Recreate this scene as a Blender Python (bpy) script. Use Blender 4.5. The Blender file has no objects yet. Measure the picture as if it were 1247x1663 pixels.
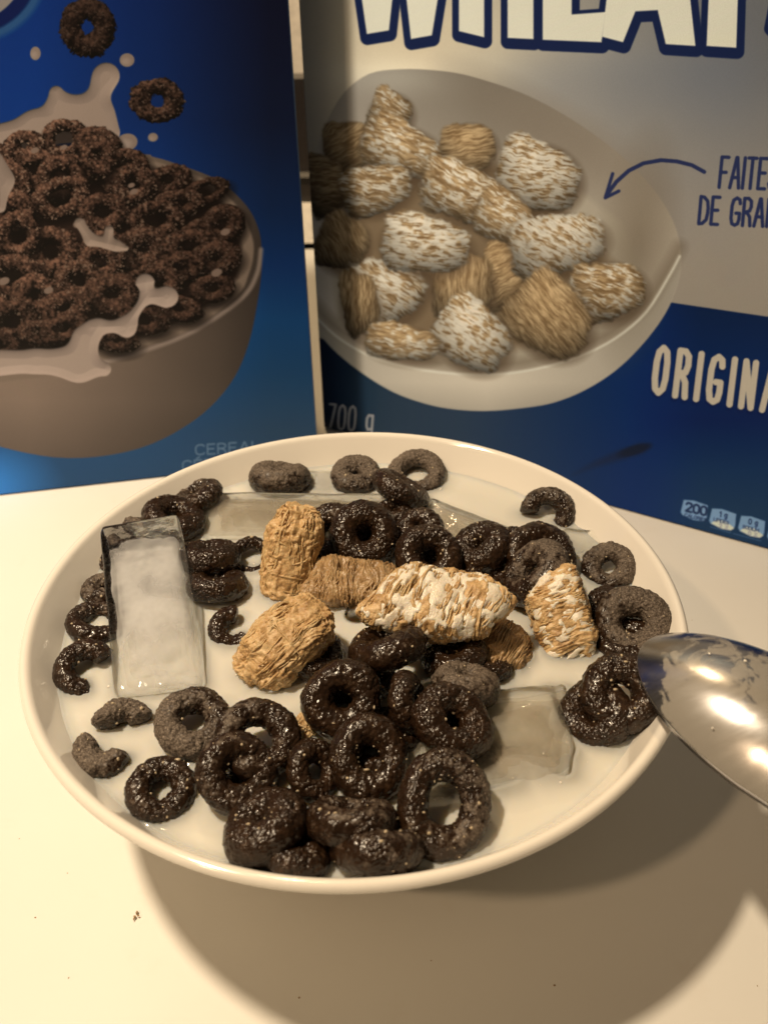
import bpy, bmesh, math, random
import numpy as np
from mathutils import Vector, Matrix
from mathutils.bvhtree import BVHTree

# everything below is authored in centimetres and written to the scene in metres
CM = 0.01
SC = bpy.context.scene
COL = SC.collection

# ------------------------------------------------------------------ camera
PW, PH, FPX = 1247.0, 1663.0, 1350.0
HB = 5.25                       # height of the bowl rim above the table
ZM = HB - 0.82                  # milk level
_p, _r = math.radians(34.862), math.radians(-0.755)
FW = np.array([0, math.cos(_p), -math.sin(_p)])
_u = np.array([0, math.sin(_p), math.cos(_p)])
_x = np.array([1.0, 0, 0])
XR = math.cos(_r) * _x + math.sin(_r) * _u
UR = -math.sin(_r) * _x + math.cos(_r) * _u
CAM = np.array([0.67455, -15.00375, 12.61305 + HB])


def ray(px, py):
    return (px - PW / 2) / FPX * XR - (py - PH / 2) / FPX * UR + FW


def at(px, py, z):
    d = ray(px, py)
    return CAM + d * ((z - CAM[2]) / d[2])


def proj(P):
    v = np.asarray(P, float) - CAM
    w = v @ FW
    return PW / 2 + FPX * (v @ XR) / w, PH / 2 - FPX * (v @ UR) / w


cd = bpy.data.cameras.new('camera')
cam = bpy.data.objects.new('camera', cd)
COL.objects.link(cam)
cam.matrix_world = Matrix(((XR[0], UR[0], -FW[0], CAM[0] * CM), (XR[1], UR[1], -FW[1], CAM[1] * CM),
                           (XR[2], UR[2], -FW[2], CAM[2] * CM), (0, 0, 0, 1)))
cd.sensor_fit = 'VERTICAL'
cd.sensor_height = 36.0
cd.lens = 36.0 * FPX / PH
cd.clip_start, cd.clip_end = 0.01, 50
cd.dof.use_dof = True
cd.dof.focus_distance = 0.192
cd.dof.aperture_fstop = cd.lens / 1.4
SC.camera = cam

# ------------------------------------------------------------------ world, lamps, exposure
w = bpy.data.worlds.new('World')
SC.world = w
w.use_nodes = True
nt = w.node_tree
bg = nt.nodes['Background']
bg.inputs['Color'].default_value = (1.0, 0.74, 0.48, 1)
bg.inputs['Strength'].default_value = 0.064


def lamp(name, loc, target, radius, power, color, spread=180):
    l = bpy.data.lights.new(name, 'AREA')
    l.shape = 'DISK'
    l.size = radius * 2 * CM
    l.energy = power
    l.color = color
    l.spread = math.radians(spread)
    o = bpy.data.objects.new(name, l)
    COL.objects.link(o)
    o.location = Vector(loc) * CM
    o.rotation_euler = (Vector(target) - Vector(loc)).to_track_quat('-Z', 'Y').to_euler()
    return o


lamp('main_lamp', (-20.8, -2.0, 56.4), (-38.0, 12.0, 0), 2.1, 4.15, (1.0, 0.79, 0.545), 165)
lamp('room_lamp', (-84, -75, 125), (0, 0, 0), 3.8, 5.2, (1.0, 0.69, 0.41))

lamp('hood_lamp', (-6.6, 32, 52), (-4, 22, 0), 1.4, 0.95, (1.0, 0.70, 0.38))

SC.view_settings.view_transform = 'Standard'
SC.view_settings.look = 'None'
SC.view_settings.exposure = 0
SC.view_settings.gamma = 1
SC.render.engine = 'CYCLES'
SC.cycles.max_bounces = 10
SC.cycles.transmission_bounces = 8
SC.cycles.transparent_max_bounces = 12
SC.cycles.sample_clamp_indirect = 4.0
SC.cycles.use_denoising = True


# ------------------------------------------------------------------ numpy noise
def _hash(ix, iy, iz, seed):
    h = (ix.astype(np.int64) * 374761393 + iy.astype(np.int64) * 668265263 + iz.astype(np.int64) * 2147483647 + seed * 974634777) & 0xFFFFFFFF
    h = ((h ^ (h >> 13)) * 1274126177) & 0xFFFFFFFF
    h = ((h ^ (h >> 16)) * 2246822519) & 0xFFFFFFFF
    return ((h ^ (h >> 15)) & 0xFFFFFF) / float(0xFFFFFF)


def vnoise(P, scale=1.0, seed=0):
    Q = np.asarray(P, float) * scale
    I = np.floor(Q).astype(np.int64)
    f = Q - I
    f = f * f * (3 - 2 * f)
    r = 0
    for dx in (0, 1):
        for dy in (0, 1):
            for dz in (0, 1):
                wgt = (f[:, 0] if dx else 1 - f[:, 0]) * (f[:, 1] if dy else 1 - f[:, 1]) * (f[:, 2] if dz else 1 - f[:, 2])
                r = r + wgt * _hash(I[:, 0] + dx, I[:, 1] + dy, I[:, 2] + dz, seed)
    return r * 2 - 1


def fbm(P, scale=1.0, seed=0, octv=3):
    r, a, s = 0, 1.0, 0
    for o in range(octv):
        r = r + a * vnoise(P, scale * 2 ** o, seed + o * 17)
        s += a
        a *= 0.5
    return r / s


def cells(P, scale=1.0, seed=0):
    """distance to the nearest random feature point (rounded granules)"""
    Q = np.asarray(P, float) * scale
    I = np.floor(Q).astype(np.int64)
    best = np.full(len(Q), 9.0)
    for dx in (-1, 0, 1):
        for dy in (-1, 0, 1):
            for dz in (-1, 0, 1):
                J = I + np.array([dx, dy, dz])
                F = np.stack([_hash(J[:, 0], J[:, 1], J[:, 2], seed + k) for k in (1, 2, 3)], 1)
                d = ((J + F - Q) ** 2).sum(1)
                best = np.minimum(best, d)
    return np.sqrt(best)


# ------------------------------------------------------------------ mesh helpers
def mesh_np(name, V, F, mat, parent=None, smooth=True, attr=None, props=None):
    V = np.asarray(V, float) * CM
    me = bpy.data.meshes.new(name)
    if isinstance(F, np.ndarray):
        F = F.tolist()
    me.from_pydata(V.tolist(), [], F)
    if mat:
        me.materials.append(mat)
    if smooth:
        me.polygons.foreach_set('use_smooth', [True] * len(me.polygons))
    if attr:
        for k, v in attr.items():
            a = me.attributes.new(k, 'FLOAT', 'POINT')
            a.data.foreach_set('value', np.asarray(v, np.float32))
    me.update()
    o = bpy.data.objects.new(name, me)
    COL.objects.link(o)
    if parent is not None:
        o.parent = parent
    for k, v in (props or {}).items():
        o[k] = v
    return o


def tag(o, label=None, cat=None, group=None, kind=None):
    for k, v in (('label', label), ('category', cat), ('group', group), ('kind', kind)):
        if v:
            o[k] = v
    return o


def empty(name, loc=(0, 0, 0)):
    o = bpy.data.objects.new(name, None)
    COL.objects.link(o)
    o.location = Vector(loc) * CM
    o.empty_display_size = 0.01
    return o


def grid_faces(nu, nv, cu=False, cv=False, off=0):
    a = np.arange(nu if cu else nu - 1)
    b = np.arange(nv if cv else nv - 1)
    A, B = np.meshgrid(a, b, indexing='ij')
    A1, B1 = (A + 1) % nu, (B + 1) % nv
    return np.stack([A * nv + B, A1 * nv + B, A1 * nv + B1, A * nv + B1], -1).reshape(-1, 4) + off


def recentre(o, c):
    """put the origin of a mesh object at c (cm) while keeping its shape in place"""
    c = Vector(c) * CM
    o.data.transform(Matrix.Translation(-c))
    o.location = c


def norm(v):
    v = np.asarray(v, float)
    return v / np.linalg.norm(v)


# ------------------------------------------------------------------ materials
def mat(name):
    m = bpy.data.materials.new(name)
    m.use_nodes = True
    return m, m.node_tree, m.node_tree.nodes['Principled BSDF']


def N(t, kind, **kw):
    n = t.nodes.new('ShaderNode' + kind)
    for k, v in kw.items():
        if k in n.inputs.keys():
            n.inputs[k].default_value = v
        else:
            setattr(n, k, v)
    return n


def coords(t, scale=100.0):
    tc = N(t, 'TexCoord')
    mp = N(t, 'Mapping')
    mp.inputs['Scale'].default_value = (scale,) * 3
    t.links.new(tc.outputs['Object'], mp.inputs['Vector'])
    return mp.outputs['Vector']


def ramp(t, fac, stops):
    r = N(t, 'ValToRGB')
    while len(r.color_ramp.elements) < len(stops):
        r.color_ramp.elements.new(0.5)
    for e, (p, c) in zip(r.color_ramp.elements, stops):
        e.position = p
        e.color = (*c, 1) if len(c) == 3 else c
    t.links.new(fac, r.inputs['Fac'])
    return r.outputs['Color']


def mixc(t, fac, a, b):
    m = N(t, 'Mix', data_type='RGBA')
    for sock, val in ((m.inputs['Factor'], fac), (m.inputs['A'] if False else m.inputs[6], a), (m.inputs[7], b)):
        if hasattr(val, 'links') or hasattr(val, 'is_linked'):
            t.links.new(val, sock)
        else:
            sock.default_value = val if not isinstance(val, tuple) else (*val[:3], 1)
    return m.outputs[2]


def mathn(t, op, a, b=None, clamp=False):
    m = N(t, 'Math', operation=op, use_clamp=clamp)
    for i, v in enumerate((a, b)):
        if v is None:
            continue
        if isinstance(v, (int, float)):
            m.inputs[i].default_value = v
        else:
            t.links.new(v, m.inputs[i])
    return m.outputs[0]


def bump(t, height, strength, dist, normal=None):
    b = N(t, 'Bump')
    b.inputs['Strength'].default_value = strength
    b.inputs['Distance'].default_value = dist * CM
    t.links.new(height, b.inputs['Height'])
    if normal is not None:
        t.links.new(normal, b.inputs['Normal'])
    return b.outputs['Normal']


# table laminate
M_TABLE, t, b = mat('table_laminate')
v = coords(t)
n1 = N(t, 'TexNoise', Scale=0.12, Detail=3.0)
t.links.new(v, n1.inputs['Vector'])
n2 = N(t, 'TexNoise', Scale=0.55, Detail=5.0, Roughness=0.6)
t.links.new(v, n2.inputs['Vector'])
c = ramp(t, n1.outputs['Fac'], [(0.3, (0.80, 0.785, 0.735)), (0.7, (0.84, 0.83, 0.78))])
sm = ramp(t, n2.outputs['Fac'], [(0.62, (0, 0, 0)), (0.78, (1, 1, 1))])
c = mixc(t, mathn(t, 'MULTIPLY', sm, 0.18), c, (0.70, 0.60, 0.48))
t.links.new(c, b.inputs['Base Color'])
b.inputs['Roughness'].default_value = 0.42
b.inputs['IOR'].default_value = 1.4
n3 = N(t, 'TexNoise', Scale=60.0, Detail=2.0)
t.links.new(v, n3.inputs['Vector'])
t.links.new(bump(t, n3.outputs['Fac'], 0.12, 0.01), b.inputs['Normal'])

# glazed bowl
M_BOWL, t, b = mat('white_glaze')
b.inputs['Base Color'].default_value = (0.82, 0.785, 0.715, 1)
b.inputs['Roughness'].default_value = 0.12
b.inputs['IOR'].default_value = 1.5
b.inputs['Coat Weight'].default_value = 0.3
b.inputs['Coat Roughness'].default_value = 0.05
v = coords(t)
n1 = N(t, 'TexNoise', Scale=0.9, Detail=2.0)
t.links.new(v, n1.inputs['Vector'])
t.links.new(bump(t, n1.outputs['Fac'], 0.25, 0.03), b.inputs['Normal'])

# milk
M_MILK, t, b = mat('milk')
b.inputs['Base Color'].default_value = (0.80, 0.765, 0.66, 1)
b.inputs['Roughness'].default_value = 0.06
b.inputs['IOR'].default_value = 1.35
b.inputs['Subsurface Weight'].default_value = 0.7
b.inputs['Subsurface Radius'].default_value = (1.0, 0.75, 0.45)
b.inputs['Subsurface Scale'].default_value = 0.004
v = coords(t)
n1 = N(t, 'TexNoise', Scale=1.6, Detail=3.0)
t.links.new(v, n1.inputs['Vector'])
t.links.new(bump(t, n1.outputs['Fac'], 0.35, 0.03), b.inputs['Normal'])

# chocolate rings: frost attribute gives the dry sugared part
M_RING, t, b = mat('cocoa_ring')
v = coords(t)
oi = N(t, 'ObjectInfo')
ad = N(t, 'VectorMath', operation='ADD')
t.links.new(v, ad.inputs[0])
cb = N(t, 'CombineXYZ')
rs = mathn(t, 'MULTIPLY', oi.outputs['Random'], 40.0)
for i in range(3):
    t.links.new(rs, cb.inputs[i])
t.links.new(cb.outputs[0], ad.inputs[1])
v = ad.outputs[0]
at_f = N(t, 'Attribute', attribute_name='frost')
at_p = N(t, 'Attribute', attribute_name='pit')
nA = N(t, 'TexNoise', Scale=5.0, Detail=5.0, Roughness=0.65)
t.links.new(v, nA.inputs['Vector'])
nB = N(t, 'TexNoise', Scale=28.0, Detail=3.0, Roughness=0.7)
t.links.new(v, nB.inputs['Vector'])
vo = N(t, 'TexVoronoi', Scale=12.5)
t.links.new(v, vo.inputs['Vector'])
dark = ramp(t, nA.outputs['Fac'], [(0.25, (0.008, 0.0038, 0.0017)), (0.55, (0.024, 0.0120, 0.0060)), (0.85, (0.075, 0.041, 0.021))])
dry = ramp(t, nB.outputs['Fac'], [(0.32, (0.030, 0.021, 0.015)), (0.52, (0.120, 0.093, 0.071)), (0.72, (0.32, 0.265, 0.212))])
fr = mathn(t, 'ADD', at_f.outputs['Fac'], mathn(t, 'MULTIPLY', mathn(t, 'SUBTRACT', nA.outputs['Fac'], 0.5), 2.3))
frm = N(t, 'MapRange', clamp=True)
frm.inputs['From Min'].default_value = 0.44
frm.inputs['From Max'].default_value = 0.80
t.links.new(fr, frm.inputs['Value'])
fr = frm.outputs[0]
t.links.new(mixc(t, fr, dark, dry), b.inputs['Base Color'])
t.links.new(mathn(t, 'ADD', mathn(t, 'MULTIPLY', fr, 0.47), 0.24), b.inputs['Roughness'])
b.inputs['IOR'].default_value = 1.45
cw = mathn(t, 'SUBTRACT', 0.12, mathn(t, 'MULTIPLY', fr, 0.45), clamp=True)
t.links.new(cw, b.inputs['Coat Weight'])
b.inputs['Coat Roughness'].default_value = 0.07
vd = mathn(t, 'MULTIPLY', vo.outputs['Distance'], vo.outputs['Distance'])
hgt = mathn(t, 'ADD', mathn(t, 'MULTIPLY', vd, -2.4), mathn(t, 'MULTIPLY', nB.outputs['Fac'], 0.35))
t.links.new(bump(t, hgt, 0.85, 0.022), b.inputs['Normal'])
nL = N(t, 'TexNoise', Scale=1.3, Detail=2.0)
t.links.new(v, nL.inputs['Vector'])
bs = N(t, 'MapRange', clamp=True)
bs.inputs['From Min'].default_value = 0.38
bs.inputs['From Max'].default_value = 0.62
bs.inputs['To Min'].default_value = 0.22
bs.inputs['To Max'].default_value = 0.85
t.links.new(nL.outputs['Fac'], bs.inputs['Value'])
t.links.new(bs.outputs[0], b.inputs['Normal'].links[0].from_node.inputs['Strength'])

M_SUGAR, t, b = mat('sugar_grain')
b.inputs['Base Color'].default_value = (0.50, 0.41, 0.28, 1)
b.inputs['Roughness'].default_value = 0.3
b.inputs['Subsurface Weight'].default_value = 0.0


def wheat(name, c0, c1, c2, rough=0.45):
    m, t, b = mat(name)
    v = coords(t)
    n = N(t, 'TexNoise', Scale=3.0, Detail=4.0, Roughness=0.6)
    t.links.new(v, n.inputs['Vector'])
    n2 = N(t, 'TexNoise', Scale=22.0, Detail=3.0)
    t.links.new(v, n2.inputs['Vector'])
    f = mathn(t, 'ADD', mathn(t, 'MULTIPLY', n.outputs['Fac'], 0.7), mathn(t, 'MULTIPLY', n2.outputs['Fac'], 0.3))
    t.links.new(ramp(t, f, [(0.32, c0), (0.5, c1), (0.7, c2)]), b.inputs['Base Color'])
    b.inputs['Roughness'].default_value = rough
    b.inputs['Subsurface Weight'].default_value = 0.25
    b.inputs['Subsurface Radius'].default_value = (1.0, 0.6, 0.3)
    b.inputs['Subsurface Scale'].default_value = 0.001
    t.links.new(bump(t, n2.outputs['Fac'], 0.6, 0.03), b.inputs['Normal'])
    return m


M_WHEAT = wheat('shredded_wheat', (0.30, 0.165, 0.062), (0.56, 0.375, 0.180), (0.76, 0.585, 0.345))
M_WHEAT_WET = wheat('soaked_wheat', (0.20, 0.12, 0.05), (0.36, 0.23, 0.11), (0.50, 0.36, 0.20), 0.3)
M_ICING = wheat('sugar_icing', (0.64, 0.56, 0.44), (0.80, 0.74, 0.62), (0.88, 0.83, 0.73), 0.30)


def ice(name, tint, refr, rough, bumps=0.5):
    m = bpy.data.materials.new(name)
    m.use_nodes = True
    t = m.node_tree
    t.nodes.remove(t.nodes['Principled BSDF'])
    out = t.nodes['Material Output']
    v = coords(t)
    n = N(t, 'TexNoise', Scale=2.2, Detail=4.0, Roughness=0.55)
    t.links.new(v, n.inputs['Vector'])
    bn = bump(t, n.outputs['Fac'], bumps, 0.05)
    tr = N(t, 'BsdfTransparent')
    tr.inputs['Color'].default_value = (*tint, 1)
    gl = N(t, 'BsdfGlass')
    gl.inputs['IOR'].default_value = 1.31
    gl.inputs['Roughness'].default_value = rough
    gl.inputs['Color'].default_value = (*tint, 1)
    t.links.new(bn, gl.inputs['Normal'])
    m1 = N(t, 'MixShader')
    m1.inputs[0].default_value = refr
    t.links.new(tr.outputs[0], m1.inputs[1])
    t.links.new(gl.outputs[0], m1.inputs[2])
    fz = N(t, 'Fresnel')
    fz.inputs['IOR'].default_value = 1.31
    t.links.new(bn, fz.inputs['Normal'])
    gs = N(t, 'BsdfGlossy')
    gs.inputs['Roughness'].default_value = 0.06
    t.links.new(bn, gs.inputs['Normal'])
    m2 = N(t, 'MixShader')
    t.links.new(fz.outputs[0], m2.inputs[0])
    t.links.new(m1.outputs[0], m2.inputs[1])
    t.links.new(gs.outputs[0], m2.inputs[2])
    t.links.new(m2.outputs[0], out.inputs['Surface'])
    return m


M_ICE = ice('clear_ice', (0.985, 0.99, 0.99), 0.22, 0.02)


def cloudy(name, col, lo, hi, op=0.9, sc=1.5, det=6.0):
    """patchy scattering sheets inside the cube: white for frozen-in air, grey for lost light"""
    m = bpy.data.materials.new(name)
    m.use_nodes = True
    t = m.node_tree
    t.nodes.remove(t.nodes['Principled BSDF'])
    out = t.nodes['Material Output']
    v = coords(t)
    n = N(t, 'TexNoise', Scale=sc, Detail=det, Roughness=0.55)
    t.links.new(v, n.inputs['Vector'])
    f = N(t, 'MapRange', clamp=True)
    f.inputs['From Min'].default_value = lo
    f.inputs['From Max'].default_value = hi
    f.inputs['To Max'].default_value = op
    t.links.new(n.outputs['Fac'], f.inputs['Value'])
    df = N(t, 'BsdfDiffuse')
    df.inputs['Color'].default_value = (*col, 1)
    tl = N(t, 'BsdfTranslucent')
    tl.inputs['Color'].default_value = (*col, 1)
    mm = N(t, 'MixShader')
    mm.inputs[0].default_value = 0.45
    t.links.new(df.outputs[0], mm.inputs[1])
    t.links.new(tl.outputs[0], mm.inputs[2])
    tr = N(t, 'BsdfTransparent')
    mx = N(t, 'MixShader')
    t.links.new(f.outputs[0], mx.inputs[0])
    t.links.new(tr.outputs[0], mx.inputs[1])
    t.links.new(mm.outputs[0], mx.inputs[2])
    t.links.new(mx.outputs[0], out.inputs['Surface'])
    return m


M_CLOUD = cloudy('cloudy_ice', (0.88, 0.88, 0.89), 0.22, 0.70, 0.55, 0.9, 3.0)
M_DIM_ICE = cloudy('dim_ice', (0.55, 0.50, 0.41), 0.18, 0.72, 0.50, 1.1, 4.0)  # grey-beige stands in for light lost inside the sunken ice

# spoon steel with dried milk smears
M_STEEL, t, b = mat('spoon_steel')
v = coords(t)
mp = N(t, 'Mapping')
mp.inputs['Scale'].default_value = (1.2, 9.0, 1.0)
t.links.new(v, mp.inputs['Vector'])
n1 = N(t, 'TexNoise', Scale=1.0, Detail=6.0, Roughness=0.7)
t.links.new(mp.outputs[0], n1.inputs['Vector'])
n2 = N(t, 'TexNoise', Scale=0.75, Detail=7.0, Roughness=0.62, Distortion=0.5)
t.links.new(v, n2.inputs['Vector'])
b.inputs['Base Color'].default_value = (0.52, 0.52, 0.54, 1)
b.inputs['Metallic'].default_value = 1.0
ro = N(t, 'MapRange')
ro.inputs['To Min'].default_value = 0.12
ro.inputs['To Max'].default_value = 0.30
t.links.new(n1.outputs['Fac'], ro.inputs['Value'])
t.links.new(ro.outputs[0], b.inputs['Roughness'])
t.links.new(bump(t, n1.outputs['Fac'], 0.12, 0.006), b.inputs['Normal'])
M_FILM, t, b = mat('milk_film')
v = coords(t)
n2 = N(t, 'TexNoise', Scale=1.3, Detail=8.0, Roughness=0.62, Distortion=0.8)
t.links.new(v, n2.inputs['Vector'])
sp = N(t, 'SeparateXYZ')
t.links.new(v, sp.inputs[0])
b.inputs['Base Color'].default_value = (0.62, 0.58, 0.50, 1)
b.inputs['Roughness'].default_value = 0.25
af = N(t, 'Attribute', attribute_name='film')
fa = mathn(t, 'ADD', af.outputs['Fac'], mathn(t, 'MULTIPLY', mathn(t, 'SUBTRACT', n2.outputs['Fac'], 0.5), 3.0))
mr = N(t, 'MapRange', clamp=True)
mr.inputs['From Min'].default_value = 0.45
mr.inputs['From Max'].default_value = 0.62
mr.inputs['To Max'].default_value = 0.34
t.links.new(fa, mr.inputs['Value'])
t.links.new(mr.outputs[0], b.inputs['Alpha'])


def plain(name, col, rough=0.5, metal=0.0, **kw):
    m, t, b = mat(name)
    v = coords(t)
    n = N(t, 'TexNoise', Scale=kw.get('scale', 2.0), Detail=4.0)
    t.links.new(v, n.inputs['Vector'])
    k = kw.get('var', 0.12)
    lo = tuple(max(0, x * (1 - k)) for x in col)
    hi = tuple(min(1, x * (1 + k)) for x in col)
    t.links.new(ramp(t, n.outputs['Fac'], [(0.3, lo), (0.7, hi)]), b.inputs['Base Color'])
    b.inputs['Roughness'].default_value = rough
    b.inputs['Metallic'].default_value = metal
    return m


# ------------------------------------------------------------------ table
def slab(name, x0, x1, y0, y1, z0, z1, m, parent=None, **kw):
    V = [(x, y, z) for x in (x0, x1) for y in (y0, y1) for z in (z0, z1)]
    F = [(0, 1, 3, 2), (4, 6, 7, 5), (0, 4, 5, 1), (2, 3, 7, 6), (0, 2, 6, 4), (1, 5, 7, 3)]
    return mesh_np(name, V, F, m, parent, smooth=False, **kw)


table = slab('table_top', -75, 75, -45, 42.5, -3, 0, M_TABLE)
tag(table, kind='structure')

# ------------------------------------------------------------------ bowl
PROFILE = [(0.0, 0.25), (2.6, 0.25), (2.9, 0.02), (3.2, 0.0), (3.4, 0.12), (3.5, 0.5), (4.4, 0.9), (5.3, 1.75), (6.0, 2.7), (6.52, 3.6), (6.88, 4.3),
           (7.14, 4.74), (7.38, 4.99), (7.48, 5.08), (7.50, 5.16), (7.45, 5.23), (7.37, 5.25), (7.28, 5.20), (7.19, 5.06), (7.05, 4.82), (6.80, 4.38),
           (6.42, 3.7), (5.85, 2.75), (5.1, 1.85), (4.1, 1.1), (2.8, 0.75), (0.0, 0.66)]


def lathe(name, prof, m, n=192, parent=None, sub=4):
    # Catmull-Rom through the profile for a thrown-and-glazed outline
    P = np.array(prof, float)
    Q = []
    for i in range(len(P) - 1):
        p0, p1, p2, p3 = P[max(i - 1, 0)], P[i], P[i + 1], P[min(i + 2, len(P) - 1)]
        for k in range(sub):
            s = k / sub
            Q.append(0.5 * ((2 * p1) + (-p0 + p2) * s + (2 * p0 - 5 * p1 + 4 * p2 - p3) * s * s + (-p0 + 3 * p1 - 3 * p2 + p3) * s ** 3))
    Q.append(P[-1])
    Q = np.array(Q)
    Q[:, 0] = np.maximum(Q[:, 0], 0.0)
    Q = Q[1:-1] if Q[0, 0] == 0 else Q
    th = np.linspace(0, 2 * np.pi, n, endpoint=False)
    V = np.stack([np.outer(np.cos(th), Q[:, 0]), np.outer(np.sin(th), Q[:, 0]), np.tile(Q[:, 1], (n, 1))], -1).reshape(-1, 3)
    F = grid_faces(n, len(Q), cu=True)
    F = F.tolist()
    m_ = len(Q)
    F.append([i * m_ for i in range(n)][::-1])
    F.append([i * m_ + m_ - 1 for i in range(n)])
    return mesh_np(name, V, F, m, parent)


bowl = lathe('cereal_bowl', PROFILE, M_BOWL)
tag(bowl, 'round white glazed bowl full of milk, dark cereal rings and ice on the table', 'bowl')

# ------------------------------------------------------------------ chocolate rings
OBST = []          # (V, F) of everything that stands in the milk
rng = np.random.RandomState(7)
ICO_V = []
_g = (1 + 5 ** .5) / 2
for a in (-1, 1):
    for b_ in (-_g, _g):
        ICO_V += [(a, b_, 0), (0, a, b_), (b_, 0, a)]
ICO_V = np.array(ICO_V) / math.hypot(1, _g)
ICO_F = [(i, j, k) for i in range(12) for j in range(i + 1, 12) for k in range(j + 1, 12)
         if all(abs(np.linalg.norm(ICO_V[p] - ICO_V[q]) - 1.0515) < .01 for p, q in ((i, j), (j, k), (i, k)))]
ICO_F = [f if np.dot(np.cross(ICO_V[f[1]] - ICO_V[f[0]], ICO_V[f[2]] - ICO_V[f[0]]), ICO_V[f[0]]) > 0 else f[::-1] for f in ICO_F]


def frame_at(px, py, P):
    """camera-facing frame at a point: right, up, towards the lens"""
    d = norm(CAM - P)
    r = norm(np.cross(UR, d))
    return r, np.cross(d, r), d


def make_ring(px, py, D, nrm, dz, label, group, el=1.0, rot=0, tk=0.5, arc=None, frost=(0.15, 90), grains=10, fl=1.0, seed=0):
    """px,py: where it sits in the picture; D: outer diameter in picture pixels; nrm: facing (right, up, lens);
    dz: height of its centre above the milk; tk: tube radius / centreline radius"""
    dz += 0.07
    P = at(px, py, ZM + dz)
    dist = np.dot(P - CAM, FW)
    Ro = D / 2.0 / FPX * dist
    Rc = Ro / (1 + tk)
    rt = Rc * tk
    r, u, d = frame_at(px, py, P)
    n = norm(nrm[0] * r + nrm[1] * u + nrm[2] * d)
    X = r - n * np.dot(r, n)
    X = norm(X) if np.linalg.norm(X) > 0.05 else norm(u - n * np.dot(u, n))
    Y = np.cross(n, X)
    a = math.radians(rot)
    X, Y = X * math.cos(a) + Y * math.sin(a), -X * math.sin(a) + Y * math.cos(a)
    nu, nv = 144, 60
    closed = arc is None
    if closed:
        th = np.linspace(0, 2 * np.pi, nu, endpoint=False)
        end = np.ones(nu)
    else:
        a0, a1 = math.radians(arc[0] - rot), math.radians(arc[1] - rot)
        s = np.linspace(0, 1, nu)
        s = 0.5 - 0.5 * np.cos(np.pi * s)
        th = a0 + (a1 - a0) * s
        L = abs(a1 - a0) * Rc
        e = np.minimum(s, 1 - s) * L / (rt * 0.42)
        end = np.sqrt(np.clip(1 - (1 - np.clip(e, 0, 1)) ** 2.4, 0.0004, 1))
    ph = np.linspace(0, 2 * np.pi, nv, endpoint=False)
    so = seed * 13.7
    c1 = np.stack([np.cos(th), np.sin(th), np.full(nu, so)], 1)
    wob = 1 + 0.045 * vnoise(c1, 1.3, 3)
    wr = 1 + 0.10 * vnoise(c1, 1.6, 5) + 0.03 * np.cos(th * 2 + so)
    T, Ph = np.meshgrid(th, ph, indexing='ij')
    rr = (rt * wr * end)[:, None] * np.ones_like(Ph)
    Rr = (Rc * wob)[:, None]
    cx, sx = np.cos(Ph), np.sin(Ph)
    L0 = np.stack([(Rr + rr * cx) * np.cos(T) * math.sqrt(el), (Rr + rr * cx) * np.sin(T) / math.sqrt(el), rr * sx * fl], -1).reshape(-1, 3)
    N0 = np.stack([cx * np.cos(T), cx * np.sin(T), sx], -1).reshape(-1, 3)
    Q = L0 + so
    big = fbm(Q, 2.6, seed, 2)
    mid = fbm(Q, 7.0, seed + 9, 2)
    gr = cells(Q, 9.5, seed)
    gr2 = cells(Q, 19.0, seed + 5)
    bead = np.clip(1 - (gr / .72) ** 2, 0, 1)
    bead2 = np.clip(1 - (gr2 / .72) ** 2, 0, 1)
    disp = (0.030 * big + 0.012 * mid + 0.026 * (bead - .45) + 0.012 * (bead2 - .45) + .012)
    if not closed:
        rough_end = np.repeat(np.exp(-np.minimum(s, 1 - s) * L / 0.14), nv)
        disp = disp + rough_end * (0.07 * fbm(Q, 5.0, seed + 51, 2) - 0.09 * (cells(Q, 5.5, seed + 53) - .4)) * np.repeat(np.clip(end, 0.3, 1), nv)
    pit = np.clip(-fbm(Q, 3.6, seed + 31, 2) - 0.38, 0, 1)
    disp = disp - pit * 0.10
    Lp = L0 + N0 * disp[:, None]
    V = P + Lp[:, 0:1] * X + Lp[:, 1:2] * Y + Lp[:, 2:3] * n
    F = grid_faces(nu, nv, cu=closed, cv=True)
    Fl = F.tolist()
    if not closed:
        Fl.append(list(range(nv)))
        Fl.append([(nu - 1) * nv + i for i in range(nv)][::-1])
    fa = math.radians(frost[1])
    rel = (V - P)
    dirv = math.cos(fa) * r + math.sin(fa) * u
    side = (rel @ dirv) / Ro
    up = (N0[:, 0:1] * X + N0[:, 1:2] * Y + N0[:, 2:3] * n) @ np.array([0, 0, 1.0])
    fr = frost[0] * (0.75 + 0.55 * side + 0.35 * up) * (V[:, 2] > ZM + 0.10)
    o = mesh_np('cereal_ring', V, Fl, M_RING, attr={'frost': np.clip(fr, -0.5, 1.2)})
    recentre(o, P)
    tag(o, label, 'cereal ring', group)
    OBST.append((V, Fl))
    # loose sugar crystals stuck to the lens side
    face = np.where(((N0[:, 0:1] * X + N0[:, 1:2] * Y + N0[:, 2:3] * n) @ d > 0.15) & (V[:, 2] > ZM + 0.05))[0]
    k = int(grains * (0.6 + rng.rand() * 0.8))
    if k and len(face) > k:
        vs, fs = [], []
        for q, i in enumerate(rng.choice(face, k, replace=False)):
            s = 0.010 + 0.017 * rng.rand() ** 2.2 * 1.6
            B = ICO_V * (s * (1 + 0.35 * rng.randn(3))) * (1 + 0.12 * rng.randn(12, 1))
            vs.append(B + V[i])
            fs += [[a_ + 12 * q for a_ in f] for f in ICO_F]
        g = mesh_np('sugar_grains', np.concatenate(vs) - P, fs, M_SUGAR, o, smooth=True, props={'kind': 'stuff'})
    return o


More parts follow.
